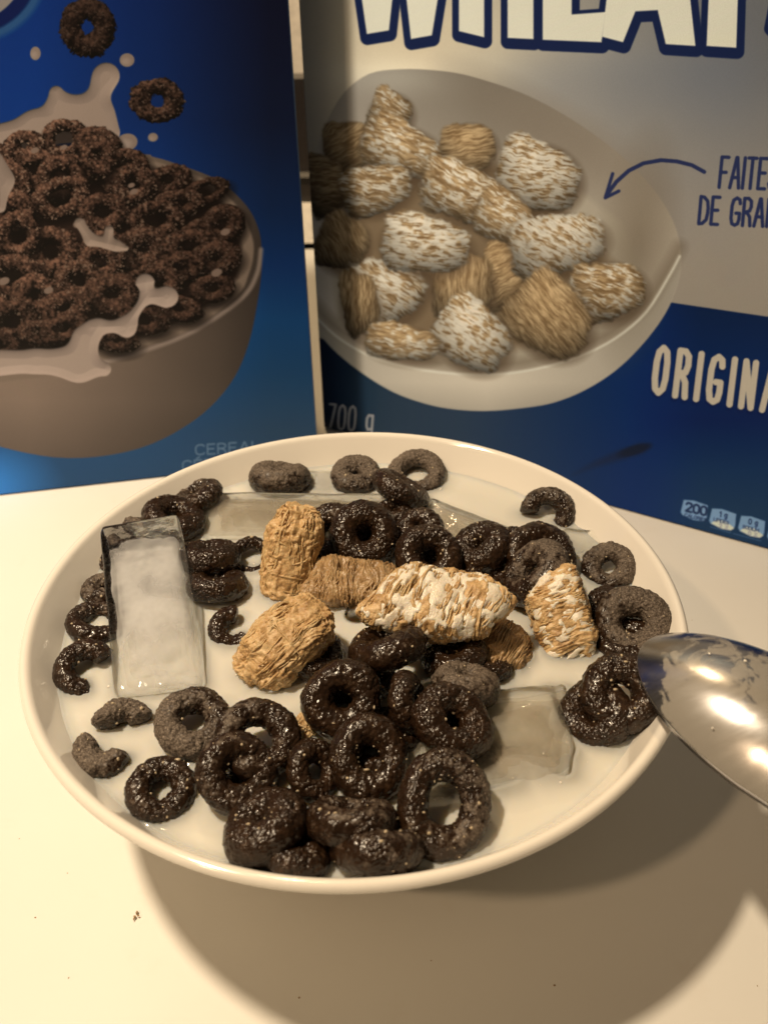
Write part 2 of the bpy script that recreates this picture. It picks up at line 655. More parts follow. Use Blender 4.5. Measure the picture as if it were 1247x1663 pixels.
GF = 'dark cereal rings floating in the milk'
GS = 'dark cereal rings heaped in the middle of the bowl'
RINGS = [
    # px, py, D, (right, up, lens), dz, label, group, options
    (454, 776, 100, (0.0, 1.0, 0.16), .16, 'grey-brown cereal ring lying edge-on by the far rim beside crushed ice', GF, dict(frost=(.75, 90), fl=1.15, tk=.6)),
    (578, 772, 82, (0.0, .72, .60), .15, 'small round cereal ring with tiny hole near the far rim, leftmost of three', GF, dict(frost=(.7, 100), tk=.72)),
    (676, 769, 92, (0.0, .58, .75), .10, 'frosted open cereal ring at the far rim, rightmost of three', GF, dict(frost=(.8, 80), tk=.42)),
    (650, 795, 100, (.50, .83, .16), .38, 'wet cereal ring on edge leaning between two rings at the far rim', GF, dict(frost=(.15, 90), tk=.55)),
    (889, 832, 86, (0.05, .22, .95), .12, 'hook-shaped broken cereal ring alone in milk near the far right rim', GF, dict(arc=(-60, 185), tk=.50, frost=(.35, 90))),
    (321, 806, 84, (-.42, .80, .35), .22, 'brown cereal ring on edge behind the left end of the long flat ice bar', GF, dict(frost=(.3, 90), tk=.6)),
    (282, 842, 102, (.10, .74, .55), .30, 'glossy cereal ring just behind the top of the tall ice cube', GF, dict(frost=(.2, 120), tk=.62)),
    (208, 872, 84, (-.20, .75, .60), .18, 'cereal ring showing above the left shoulder of the tall ice cube', GF, dict(frost=(.45, 100), tk=.5)),
    (190, 906, 66, (-.3, .6, .7), .05, 'cereal ring peeping out left of the tall ice cube, below another', GF, dict(frost=(.3, 120), tk=.6)),
    (168, 957, 68, (-.2, .7, .6), .08, 'small cereal lump half hidden behind the left edge of the tall ice cube', GF, dict(frost=(.5, 100), tk=.7)),
    (160, 1011, 98, (0, .78, .62), .03, 'flat wet cereal ring left of the tall ice cube, cut off by it', GF, dict(frost=(.3, 60), tk=.42)),
    (139, 1087, 100, (-.05, .35, .93), .08, 'smooth C-shaped cereal ring at the left rim, open to the right', GF, dict(arc=(25, 285), tk=.48, frost=(.1, 90), grains=6, el=.95)),
    (200, 1180, 104, (0, .60, .78), .08, 'frosted half ring arching over a gap of milk, below the tall ice cube', GF, dict(arc=(8, 172), tk=.66, frost=(.75, 110))),
    (170, 1217, 98, (-.1, .45, .88), .10, 'heavily frosted broken ring nearest the left rim, bent like an elbow', GF, dict(arc=(128, 342), tk=.78, frost=(.85, 140))),
    (315, 1174, 122, (.08, .40, .90), .22, 'whole cereal ring with a frosted lower left side and milk in its hole', GF, dict(frost=(.75, 215), tk=.54)),
    (262, 1282, 112, (0, .42, .90), .10, 'whole wet cereal ring alone near the lower left rim with milk in its hole', GF, dict(frost=(.2, 120), tk=.52, grains=22)),
    (418, 1200, 138, (.12, .40, .90), .52, 'arched dark cereal ring leaning over another with milk glinting through it', GF, dict(frost=(.35, 150), tk=.46, rot=-10)),
    (386, 1256, 134, (.20, .20, .95), .40, 'large dark cereal ring with a shadowed hole, left of the bean-shaped ring', GF, dict(frost=(.25, 150), tk=.56, grains=16)),
    (511, 1252, 100, (.42, .30, .85), .22, 'smooth bean-shaped cereal ring with a narrow slot of milk on its right', GF, dict(frost=(.05, 90), tk=.56, el=.90)),
    (600, 1231, 134, (.10, .12, 1.0), .45, 'glistening oval cereal ring with a tall oval hole in the front of the heap', GS, dict(el=.86, tk=.54, frost=(.1, 90), grains=18)),
    (721, 1305, 164, (.14, .10, 1.0), .42, 'largest oval cereal ring with a long hole, standing near the front rim', GF, dict(el=.84, tk=.44, frost=(.4, 0), rot=-6, grains=22)),
    (430, 1343, 142, (-.42, .70, .55), .32, 'chunky dark cereal lump at the front rim, left end of the front row', GF, dict(tk=.85, frost=(.1, 90), fl=1.1)),
    (478, 1378, 124, (.2, .8, .55), .10, 'shadowed cereal ring low against the front rim between two chunks', GF, dict(tk=.62, frost=(.05, 90), grains=6)),
    (571, 1333, 150, (.0, 1.0, .22), .34, 'cereal ring lying flat edge-on in the front row, behind the one at the rim', GF, dict(tk=.55, frost=(.35, 60), fl=1.1, grains=14)),
    (612, 1376, 154, (.02, 1.0, .20), .22, 'cereal ring lying edge-on against the front rim, nearest the viewer', GF, dict(tk=.55, frost=(.35, 60), fl=1.15, grains=16)),
    (556, 1136, 130, (0, .05, 1.0), .62, 'dark domed cereal ring with a black hole below the tan biscuits', GS, dict(tk=.62, frost=(.05, 90))),
    (734, 1171, 132, (.34, .42, .85), .62, 'dark cereal ring with a slanting slit hole beside the sunken ice', GS, dict(tk=.66, frost=(.12, 120), rot=-30, el=1.1)),
    (664, 1146, 112, (.93, .12, .30), .40, 'cereal ring standing on edge in the middle of the heap', GS, dict(tk=.5, frost=(.1, 90))),
    (756, 1112, 108, (.15, .90, .35), .45, 'frost-topped cereal ring on edge behind the slit-holed ring', GS, dict(tk=.75, frost=(.7, 90), fl=1.15)),
    (630, 1047, 134, (-.30, .88, .34), .72, 'pitted cereal ring lying just under the big frosted biscuit', GS, dict(tk=.6, frost=(.25, 0))),
    (512, 1062, 100, (.3, .5, .8), .22, 'cereal ring in shadow to the right of the bare tan biscuit', GS, dict(tk=.6, frost=(.05, 90))),
    (600, 1098, 92, (.4, .6, .6), .25, 'small cereal ring wedged behind the domed ring', GS, dict(tk=.6, frost=(.2, 90))),
    (738, 1064, 104, (-.2, .8, .5), .30, 'cereal ring in deep shadow under the big frosted biscuit', GS, dict(tk=.6, frost=(.05, 90))),
    (790, 1076, 84, (.3, .7, .5), .12, 'cereal ring in shadow right of and below the big frosted biscuit', GS, dict(tk=.6, frost=(.05, 90))),
    (591, 868, 112, (0, .20, 1.0), .62, 'big upright cereal ring with a black hole behind the tan biscuits', GS, dict(tk=.68, frost=(.05, 90))),
    (540, 867, 104, (-.25, .35, .9), .38, 'glossy cereal ring half hidden behind the big upright one', GS, dict(tk=.62, frost=(.15, 100))),
    (640, 832, 62, (0, .8, .6), .18, 'small cereal ring piece between the ice bars', GS, dict(tk=.7, frost=(.1, 90))),
    (681, 860, 76, (-.15, .35, .9), .42, 'small domed cereal ring right of the big upright one', GS, dict(tk=.8, frost=(.15, 90))),
    (697, 904, 108, (.12, .28, .95), .52, 'dark cereal ring with a shadowed hole behind the big frosted biscuit', GS, dict(tk=.60, frost=(.12, 90))),
    (781, 889, 100, (-.40, .62, .65), .40, 'lumpy dark cereal ring in front of the right ice bar', GS, dict(tk=.72, frost=(.15, 90))),
    (832, 882, 60, (0, .6, .7), .18, 'small dark cereal lump between two large rings on the right of the heap', GS, dict(tk=.8, frost=(.1, 90))),
    (876, 906, 120, (.28, .38, .88), .38, 'arched dark cereal ring behind the grey-frosted leaning one', GS, dict(tk=.48, frost=(.2, 90), arc=(-30, 200))),
    (866, 931, 124, (-.62, .52, .52), .62, 'grey-frosted cereal ring leaning on edge above the right frosted biscuit', GS, dict(tk=.60, frost=(.55, 60), grains=16)),
    (793, 945, 84, (.2, .7, .6), .05, 'cereal ring sunk in milk behind the right end of the big frosted biscuit', GS, dict(tk=.5, frost=(.05, 90))),
    (988, 921, 84, (0, .30, .95), .14, 'grey-frosted whole cereal ring with milk in its hole near the right rim', GF, dict(tk=.56, frost=(.75, 40))),
    (984, 984, 70, (0, .5, .8), .15, 'dark cereal ring squeezed right of the frosted biscuit', GF, dict(tk=.7, frost=(.1, 90))),
    (1028, 1014, 124, (.05, .28, .95), .30, 'large cereal ring with a frosted right half, next to the spoon tip', GF, dict(tk=.60, frost=(.85, 10), grains=16)),
    (1008, 1126, 132, (.05, .18, 1.0), .50, 'dark cereal ring with crystals in its hole, left of the spoon tip', GF, dict(tk=.62, frost=(.15, 90), grains=24)),
    (966, 1158, 118, (-.2, .30, .9), .16, 'dark cereal ring underneath the ring beside the spoon', GF, dict(tk=.58, frost=(.1, 90))),
    (341, 905, 96, (-.05, 1.0, .30), .30, 'dark cereal ring on edge right of the top of the tall ice cube', GF, dict(tk=.62, frost=(.15, 90), fl=1.2)),
    (354, 951, 98, (.0, 1.0, .26), .14, 'dark cereal ring on edge right of the tall ice cube, lower of two', GF, dict(tk=.58, frost=(.1, 90), fl=1.1)),
    (409, 906, 76, (0, .45, .9), .02, 'thin cereal ring sunk in milk left of the upright biscuit', GF, dict(tk=.34, frost=(.05, 90))),
    (556, 1150, 112, (0, .7, .7), .10, 'cereal ring buried under the domed ring, filling its black hole', GS, dict(frost=(0, 90))),
    (594, 884, 104, (0, .75, .65), .10, 'cereal ring buried under the big upright ring behind the biscuits', GS, dict(frost=(0, 90))),
    (706, 922, 96, (0, .75, .65), .10, 'cereal ring buried behind the big frosted biscuit, below a holed ring', GS, dict(frost=(0, 90))),
    (744, 1186, 104, (0, .75, .65), .12, 'cereal ring buried under the slit-holed ring', GS, dict(frost=(0, 90))),
    (402, 1284, 100, (0, .75, .65), .05, 'cereal ring buried under the large ring left of the bean-shaped one', GF, dict(frost=(0, 90))),
    (606, 1222, 96, (0, .75, .65), .06, 'cereal ring buried under the glistening oval ring', GS, dict(frost=(0, 90))),
    (640, 1185, 90, (.2, .75, .6), .12, 'cereal ring buried between the upright-edge ring and the oval ring', GS, dict(frost=(0, 90))),
    (1016, 1040, 100, (0, .75, .65), .02, 'cereal ring buried under the half-frosted ring beside the spoon tip', GF, dict(frost=(0, 90))),
    (380, 1022, 80, (0, .4, .9), .0, 'nearly drowned hook of cereal ring right of the tall ice cube', GF, dict(arc=(75, 330), tk=.55, frost=(.02, 90), grains=5)),
]
for i, (px, py, D, nr, dz, lab, grp, kw) in enumerate(RINGS):
    make_ring(px, py, D, nr, dz, lab, grp, seed=i + 1, **kw)


# ------------------------------------------------------------------ shredded wheat biscuits
def tubes(lines, radii, sides=6):
    """lines: (k, m, 3) centre lines, radii (k, m) -> one set of verts and faces"""
    Ln = np.asarray(lines, float)
    k, m, _ = Ln.shape
    T = np.gradient(Ln, axis=1)
    T /= np.linalg.norm(T, axis=2, keepdims=True) + 1e-9
    ref = np.tile(np.array([0.31, 0.57, 0.76]), (k, m, 1))
    A = np.cross(T, ref)
    A /= np.linalg.norm(A, axis=2, keepdims=True) + 1e-9
    B = np.cross(T, A)
    ang = np.linspace(0, 2 * np.pi, sides, endpoint=False)
    V = Ln[:, :, None] + np.asarray(radii)[:, :, None, None] * (A[:, :, None] * np.cos(ang)[:, None] + B[:, :, None] * np.sin(ang)[:, None])
    base = grid_faces(m, sides, cv=True)
    F = (base[None] + (np.arange(k) * m * sides)[:, None, None]).reshape(-1, 4)
    return V.reshape(-1, 3), F


def make_biscuit(px, py, hl, hw, ang, fc, dz, label, mode='wrap', icing=0.0, da=0.0, skew=0.0, thick=0.55, seed=0, wet=False, nst=46, crumbs=0, pinch=0.45):
    P = at(px, py, ZM + dz)
    dist = np.dot(P - CAM, FW)
    k = dist / FPX
    r, u, d = frame_at(px, py, P)
    a_ = norm(math.cos(math.radians(ang)) * r + math.sin(math.radians(ang)) * u + da * d)
    c_ = norm(fc[0] * r + fc[1] * u + fc[2] * d)
    c_ = norm(c_ - a_ * np.dot(c_, a_))
    b_ = np.cross(c_, a_)
    A0, B0 = hl * k, hw * k
    C0 = B0 * thick
    M3 = np.stack([a_, b_, c_])
    so = seed * 7.3 + 50

    def surf(s, ph, off=0.0):
        s = np.asarray(s, float)
        ph = np.asarray(ph, float)
        cs, sn = np.cos(ph), np.sin(ph)
        y = np.sign(cs) * np.abs(cs) ** 0.72
        z = np.sign(sn) * np.abs(sn) ** 0.85
        e = np.sqrt(np.clip(1 - np.abs(s) ** 5, 0, 1))
        Bs = B0 * (1 - 0.10 * np.abs(s) ** 2) * (0.55 + 0.45 * e)
        Cs = C0 * (1 - pinch * np.abs(s) ** 3) * (0.30 + 0.70 * e)
        L = np.stack([A0 * s + skew * B0 * y, (Bs + off) * y, (Cs + off) * z], -1)
        sh = L.shape
        Lf = L.reshape(-1, 3)
        q = Lf + so
        dd = 0.09 * fbm(q, 1.5, seed, 2)
        Lf = Lf * (1 + dd[:, None] / max(B0, .3) * 1.4)
        return Lf.reshape(sh)

    def world(L):
        return L @ M3

    mt = M_WHEAT_WET if wet else M_WHEAT
    root = empty('wheat_biscuit', P)
    tag(root, label, 'cereal biscuit', 'shredded wheat biscuits in the bowl')
    # core: flaky laminated surface, ridges run with the shreds
    ca, cb = 210, 190
    S, Ph = np.meshgrid(np.sin(np.linspace(-np.pi / 2, np.pi / 2, ca)), np.linspace(0, 2 * np.pi, cb, endpoint=False), indexing='ij')
    L = surf(S, Ph, -0.01).reshape(-1, 3)
    nrm_ = L / np.array([A0 * 2.5, B0, C0])
    nrm_ /= (np.linalg.norm(nrm_, axis=1, keepdims=True) + 1e-6)
    st_ = np.array([.22, 1, 1]) if mode != 'wrap' else np.array([1, .22, .22])
    qd = L + 0.16 * np.stack([vnoise(L + so, 2.2, seed + 70 + j) for j in range(3)], 1)
    rid = 1 - np.abs(vnoise(qd * st_ + so, 7.5, seed + 3)) * 2
    rid2 = 1 - np.abs(vnoise(qd * st_ + so, 15.0, seed + 4)) * 2
    rid3 = 1 - np.abs(vnoise(qd * st_ + so, 27.0, seed + 14)) * 2
    fl_ = fbm(L + so, 9.0, seed + 5, 2)
    brk = np.clip(fbm(L + so, 2.6, seed + 6, 2) - .12, 0, 1)
    L = L + nrm_ * (0.036 * rid + 0.032 * rid2 + 0.018 * rid3 + 0.042 * fl_ - 0.26 * brk)[:, None]
    Vc = world(L)
    Fc = grid_faces(ca, cb, cv=True).tolist() + [list(range(cb)), [(ca - 1) * cb + i for i in range(cb)][::-1]]
    mesh_np('biscuit_core', Vc, Fc, mt, root)
    sub = np.arange(0, ca, 4)
    OBST.append((Vc.reshape(ca, cb, 3)[sub][:, ::4].reshape(-1, 3) + P, grid_faces(len(sub), len(range(0, cb, 4)), cv=True).tolist()))
    R = np.random.RandomState(seed + 11)
    m = 30
    lines, rad = [], []
    tt = np.linspace(0, 1, m)
    for i in range(int(nst * 2.6)):
        u0, u1 = sorted((R.rand(), R.rand()))
        if u1 - u0 < .18:
            u1 = u0 + .18 + .3 * R.rand()
        tq = u0 + (u1 - u0) * tt
        if mode == 'wrap':
            s0 = -0.97 + 1.94 * R.rand()
            ph = tq * 2 * np.pi + R.rand() * 6
            q = np.stack([np.cos(ph) * 1.4, np.sin(ph) * 1.4, np.full(m, i * 0.35)], 1)
            s = np.clip(s0 + 0.045 * vnoise(q, 1.2, seed) + .03 * vnoise(q, 3.5, seed + 4), -.995, .995)
        else:
            p0 = 2 * np.pi * R.rand()
            s = (np.clip(tq, 0, 1) * 2 - 1) * 0.98
            q = np.stack([np.full(m, np.cos(p0) * 2), np.full(m, np.sin(p0) * 2), s * 2.2], 1)
            ph = p0 + 0.16 * vnoise(q, 0.9, seed) + .07 * vnoise(q, 2.5, seed + 4)
        lines.append(surf(s, ph, 0.004 + 0.028 * vnoise(q, 2.4, seed + i) + 0.010 * R.randn()))
        rad.append((0.013 + 0.015 * R.rand()) * (1 + 0.45 * vnoise(q, 5, seed + 8)) * np.clip(np.sin(tt * np.pi) * 2.4, .25, 1))
    for i in range(12):           # loose cross strands
        s0, p0 = R.uniform(-.9, .9), R.rand() * 6.28
        L_ = R.uniform(.2, .5)
        th = R.uniform(0, 3.14)
        s = np.clip(s0 + (tt - .5) * L_ * math.cos(th) * .9, -.98, .98)
        ph = p0 + (tt - .5) * L_ * math.sin(th) * 2.6 + .2 * np.sin(tt * 5 + i)
        lines.append(surf(s, ph, 0.02 + 0.02 * R.rand()))
        rad.append(np.full(m, 0.016 + 0.014 * R.rand()) * (np.sin(tt * np.pi) * .6 + .4))
    Vt, Ft = tubes(np.array(lines), np.array(rad))
    Vt = Vt + 0.020 * np.stack([vnoise(Vt + so, 8, seed + j) for j in range(3)], 1)
    mesh_np('wheat_strands', world(Vt), Ft, mt, root, props={'kind': 'stuff'})
    if icing > 0:
        S, Ph = np.meshgrid(np.sin(np.linspace(-np.pi / 2, np.pi / 2, 150)) * 0.99, np.linspace(0, 2 * np.pi, 130, endpoint=False), indexing='ij')
        L0 = surf(S, Ph, 0.0).reshape(-1, 3)
        nn = L0 / np.array([A0 * 3, B0, C0]) ** 1.0
        nn /= np.linalg.norm(nn, axis=1, keepdims=True) + 1e-6
        q = L0 + so
        msk = fbm(q * np.array([1.0, 0.65, 1.0]), 6.8, seed + 21, 3) * 2.0 + icing + 0.8 * (nn[:, 2] - 0.5)
        hol = np.clip(.42 - cells(q * np.array([1.0, .8, 1.0]), 4.6, seed + 90), 0, 1) * 2.6
        msk = msk - hol
        sm_ = 1 / (1 + np.exp(-msk * 8))
        lump = 0.03 * vnoise(q, 5.0, seed + 40)
        h = -0.11 + sm_ * (0.150 + lump)
        Vi = world(L0 + nn * h[:, None])
        keep = grid_faces(150, 130, cv=True)
        ok = sm_[keep].max(1) > 0.06
        mesh_np('sugar_icing', Vi, keep[ok], M_ICING, root)
    if crumbs:
        vs, fs = [], []
        for q in range(crumbs):
            s, ph = R.uniform(.78, 1.0), R.rand() * 6.28
            c = surf(np.array([s]), np.array([ph]), 0)[0] * np.array([1, R.uniform(.2, 1), R.uniform(.2, 1)])
            B = ICO_V * (0.035 + 0.045 * R.rand()) * (1 + .3 * R.randn(3)) * (1 + .12 * R.randn(12, 1))
            vs.append(B + c)
            fs += [[f_ + 12 * q for f_ in f] for f in ICO_F]
        mesh_np('wheat_crumbs', world(np.concatenate(vs)), fs, mt, root, props={'kind': 'stuff'})
    return root


make_biscuit(470, 913, 86, 43, 79, (.10, .10, 1), .55, 'upright tan biscuit with a crumbly top, leftmost behind the bare pillow-shaped one', 'long', da=.25, thick=.8, seed=1, nst=50, crumbs=90, pinch=.1)
make_biscuit(465, 1043, 82, 52, 43, (-.10, .35, .95), .60, 'bare golden pillow-shaped biscuit without icing, front left of the biscuits', 'long', thick=.86, seed=2, nst=64, pinch=.6)
make_biscuit(578, 948, 80, 42, -6, (0, .55, .85), .30, 'soaked biscuit lying behind, between the upright one and the big frosted one', 'wrap', icing=-.25, seed=3, wet=True, thick=.6)
make_biscuit(708, 982, 106, 58, -10, (0, .38, .92), 1.25, 'largest biscuit, thick white icing on top, lying over the dark rings in the centre', 'wrap', icing=.26, seed=4, skew=.28, thick=.66, nst=58, pinch=.15)
make_biscuit(912, 1004, 74, 49, -72, (-.05, .3, .95), .38, 'iced biscuit standing in milk on the right, next to the dark rings by the rim', 'wrap', icing=.10, seed=5, thick=.78, pinch=.35, skew=-.08)
make_biscuit(800, 1052, 58, 52, -30, (0, .6, .8), .12, 'soaked brown biscuit in the shadow under the right end of the big frosted one', 'wrap', seed=6, wet=True)
make_biscuit(492, 1184, 22, 18, 60, (0, .6, .8), .05, 'tiny torn piece of biscuit left of the domed dark ring', 'long', seed=7, nst=16, wet=False)


# ------------------------------------------------------------------ ice
def rounded_cube(n, r, asp):
    """unit rounded box (-1..1) with corner radius r given in the smallest half size; asp = half sizes"""
    vs, fs = [], []
    g = np.linspace(-1, 1, n)
    for ax in range(3):
        for sg in (-1, 1):
            U, Vv = np.meshgrid(g, g, indexing='ij')
            q = np.zeros((n, n, 3))
            q[..., ax] = sg
            q[..., (ax + 1) % 3] = U
            q[..., (ax + 2) % 3] = Vv
            f = grid_faces(n, n, off=len(vs) * n * n)
            if sg < 0:
                f = f[:, ::-1]
            vs.append(q.reshape(-1, 3))
            fs.append(f)
    V = np.concatenate(vs)
    F = np.concatenate(fs)
    W_ = V * asp
    C = np.clip(W_, -(asp - r), asp - r)
    D = W_ - C
    l = np.linalg.norm(D, axis=1, keepdims=True)
    W_ = C + D / np.maximum(l, 1e-6) * r
    # merge seams
    key = np.round(W_ * 1e4).astype(np.int64)
    _, idx, inv = np.unique(key, axis=0, return_index=True, return_inverse=True)
    inv = inv.reshape(-1)
    return W_[idx] / asp, inv[F]


def make_ice(corners, thick, label, seed=0, r=0.16, core=True, core_mat=None, noise=0.03, core_s=(.74, .62, .5), core_o=(0, 0, 0), tilt=0.0, name='ice_cube'):
    """corners: top face TL, TR, BR, BL as (px, py, height above milk)"""
    Q = np.array([at(x, y, ZM + z) for x, y, z in corners])
    c = Q.mean(0)
    ex, ey = (Q[1] + Q[2] - Q[0] - Q[3]) / 2, (Q[0] + Q[1] - Q[2] - Q[3]) / 2
    nz = norm(np.cross(ex, ey))
    asp = np.array([np.linalg.norm(ex) / 2, np.linalg.norm(ey) / 2, thick / 2])
    V, F = rounded_cube(26, r, asp)

    def warp(V):
        u_, v_, w_ = V[:, 0:1], V[:, 1:2], V[:, 2:3]
        top = (Q[0] * (1 - u_) * (1 + v_) + Q[1] * (1 + u_) * (1 + v_) + Q[2] * (1 + u_) * (1 - v_) + Q[3] * (1 - u_) * (1 - v_)) / 4
        return top + nz * (w_ - 1) * thick / 2
    W_ = warp(V)
    W_ = W_ + noise * np.stack([fbm(W_ + seed * 5, 1.3, seed + j, 3) for j in range(3)], 1)
    o = mesh_np(name, W_, F, M_ICE)
    recentre(o, c)
    tag(o, label, 'ice cube', 'ice in the milk')
    OBST.append((W_, F.tolist()))
    if core:
        Vc = V.copy()
        l = np.linalg.norm(Vc, axis=1, keepdims=True)
        for k, (sx, sy, sz) in enumerate([tuple(x * f_ for x in core_s) for f_ in (1.06, .94, .80, .62)]):
            K = Vc * np.array([sx, sy, sz]) + np.array(core_o)
            K = K * (1 + 0.11 * fbm(Vc * asp + seed * 3 + k * 9, 1.8, seed + 60 + k, 3)[:, None])
            K = np.clip(K, -.965, .965)
            Wc = warp(K)
            mesh_np('cloudy_dim_core', Wc - c, F, core_mat or M_CLOUD, o)
    return o


make_ice([(160, 852, 1.30), (290, 829, 1.30), (338, 1114, .16), (186, 1132, .16)], 1.15, 'tall clear-ended ice bar leaning on the left side of the bowl, white inside', 1, r=.17, core_s=(.80, .82, .80), core_o=(.02, -.12, .05), noise=.035)
make_ice([(332, 796, .50), (650, 799, .50), (655, 868, .10), (328, 876, .10)], 1.1, 'long flat greyish ice bar lying along the back of the bowl', 2, r=.14, core_mat=M_DIM_ICE, core_s=(.9, .8, .7))
make_ice([(698, 804, .42), (862, 866, .36), (820, 925, .05), (680, 866, .08)], 1.0, 'ice bar slanting down to the right behind the dark rings, bright glints on it', 3, r=.14, core_mat=M_DIM_ICE, core_s=(.9, .8, .7))
make_ice([(650, 1140, .22), (942, 1098, .36), (940, 1262, .12), (650, 1322, .12)], 1.3, 'broad sunken ice cube melting into the milk at the front right', 4, r=.42, core_mat=M_DIM_ICE, core_s=(.92, .90, .9), noise=.30)
make_ice([(915, 852, .22), (975, 856, .30), (986, 890, .10), (925, 900, .05)], .5, 'small clear ice lump in the milk near the right rim', 5, r=.16, core=False, noise=.14)
make_ice([(496, 764, .10), (545, 764, .14), (542, 796, .04), (500, 796, .03)], .35, 'small crushed bit of ice by the far rim between two cereal rings', 6, r=.10, core=False, noise=.16)


# ------------------------------------------------------------------ milk
allV, allF, o_ = [], [], 0
for V_, F_ in OBST:
    allV.append(V_)
    allF += [[i + o_ for i in f] for f in F_]
    o_ += len(V_)
bvh = BVHTree.FromPolygons(np.concatenate(allV).tolist(), allF)
nr_, na_ = 190, 460
rad = 6.87 * np.linspace(0.02, 1, nr_) ** 0.8
th = np.linspace(0, 2 * np.pi, na_, endpoint=False)
V = np.stack([np.outer(rad, np.cos(th)), np.outer(rad, np.sin(th)), np.zeros((nr_, na_))], -1).reshape(-1, 3)
V[:, 2] = ZM + 0.012 * fbm(V, 0.9, 5, 2)
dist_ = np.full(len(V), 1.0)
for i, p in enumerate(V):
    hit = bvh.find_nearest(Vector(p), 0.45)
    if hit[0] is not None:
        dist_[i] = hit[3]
rr = np.hypot(V[:, 0], V[:, 1])
V[:, 2] += 0.060 * np.exp(-dist_ / 0.065) + 0.05 * np.exp(-np.clip(6.84 - rr, 0, 9) / 0.07)
F = grid_faces(nr_, na_, cv=True)[:, ::-1].tolist() + [list(range(na_))]
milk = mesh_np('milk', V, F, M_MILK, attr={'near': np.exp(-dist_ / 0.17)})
tag(milk, 'cream white milk filling the bowl almost to the rim', 'milk')
bb = np.where((dist_ > .05) & (dist_ < .16) & (rr < 6.6))[0]
Rb = np.random.RandomState(21)
vs, fs = [], []
for q, i in enumerate(Rb.choice(bb, 170, replace=False)):
    B = ICO_V * np.array([1, 1, .55]) * (0.014 + 0.034 * Rb.rand() ** 2) + V[i]
    vs.append(B)
    fs += [[f_ + 12 * q for f_ in f] for f in ICO_F]
mesh_np('milk_bubbles', np.concatenate(vs), fs, M_BOWL, milk, props={'kind': 'stuff'})
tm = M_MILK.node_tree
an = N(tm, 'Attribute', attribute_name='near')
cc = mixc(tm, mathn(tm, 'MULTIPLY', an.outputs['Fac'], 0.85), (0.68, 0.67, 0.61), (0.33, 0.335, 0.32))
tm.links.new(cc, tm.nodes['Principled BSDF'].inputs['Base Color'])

# ------------------------------------------------------------------ spoon, back of its bowl upwards
TIP = at(1049.9, 1040.7, 5.95)
SAZ, SPI = math.radians(-49.2), math.radians(-1.8)
sx = np.array([math.cos(SAZ) * math.cos(SPI), math.sin(SAZ) * math.cos(SPI), math.sin(SPI)])
sy = norm(np.cross([0, 0, 1.0], sx))
ROLL = math.radians(-1.5)
sz = np.cross(sx, sy)
sy, sz = sy * math.cos(ROLL) + sz * math.sin(ROLL), -sy * math.sin(ROLL) + sz * math.cos(ROLL)


def interp(x, pts):
    xs, ys = zip(*pts)
    # smooth (cosine-free) monotone cubic through samples
    xs, ys = np.array(xs, float), np.array(ys, float)
    m = np.gradient(ys, xs)
    i = np.clip(np.searchsorted(xs, x) - 1, 0, len(xs) - 2)
    h = xs[i + 1] - xs[i]
    s = (x - xs[i]) / h
    return (2 * s ** 3 - 3 * s ** 2 + 1) * ys[i] + (s ** 3 - 2 * s ** 2 + s) * h * m[i] + (-2 * s ** 3 + 3 * s ** 2) * ys[i + 1] + (s ** 3 - s ** 2) * h * m[i + 1]


ns, nw = 150, 44
xs = np.concatenate([6.4 * (1 - np.cos(np.linspace(0, np.pi / 2, 100))), np.linspace(6.45, 18.6, 50)])
wid = np.where(xs < 3.0, 1.70 * np.sqrt(np.clip(1 - np.clip(1 - xs / 3.0, 0, 1) ** 2.1, 0, 1)), 0)
wid = np.where(xs >= 3.0, interp(xs, [(3.0, 1.70), (4.0, 1.59), (5.0, 1.22), (5.8, .77), (6.4, .52), (7.2, .34), (9, .36), (12, .52), (16, .92), (18, .95), (18.6, .55)]), wid)
dep = interp(xs, [(0, 0.0), (.6, .40), (1.5, .79), (2.8, 1.03), (4.2, .91), (5.4, .55), (6.4, .26), (7.4, .15), (9, .12), (18.6, .10)])
zc = interp(xs, [(0, 0), (5.6, .02), (6.6, .18), (8, .55), (11, .85), (15, .62), (18.6, 0.0)])
s_ = np.linspace(-1, 1, nw)
s_ = np.sin(s_ * np.pi / 2)
X_ = np.repeat(xs[:, None], nw, 1)
Y_ = wid[:, None] * s_[None]
H_ = dep[:, None] * (1 - np.abs(s_[None]) ** 2.3)
top = np.stack([X_, Y_, zc[:, None] + H_], -1)
bot = np.stack([X_, Y_ * (1 - .0), zc[:, None] + H_ * .93 - 0.11], -1)
ringv = np.concatenate([top, bot[:, ::-1]], 1)
n2_ = nw * 2
V = ringv.reshape(-1, 3)
V = TIP + V[:, 0:1] * sx + V[:, 1:2] * sy + V[:, 2:3] * sz
F = grid_faces(ns, n2_, cv=True)[:, ::-1].tolist() + [list(range(n2_)), [(ns - 1) * n2_ + i for i in range(n2_)][::-1]]
spoon = mesh_np('spoon', V, F, M_STEEL)
recentre(spoon, TIP)
spoon.data.polygons
tag(spoon, 'steel spoon turned back side up across the right rim, smeared with milk', 'spoon')
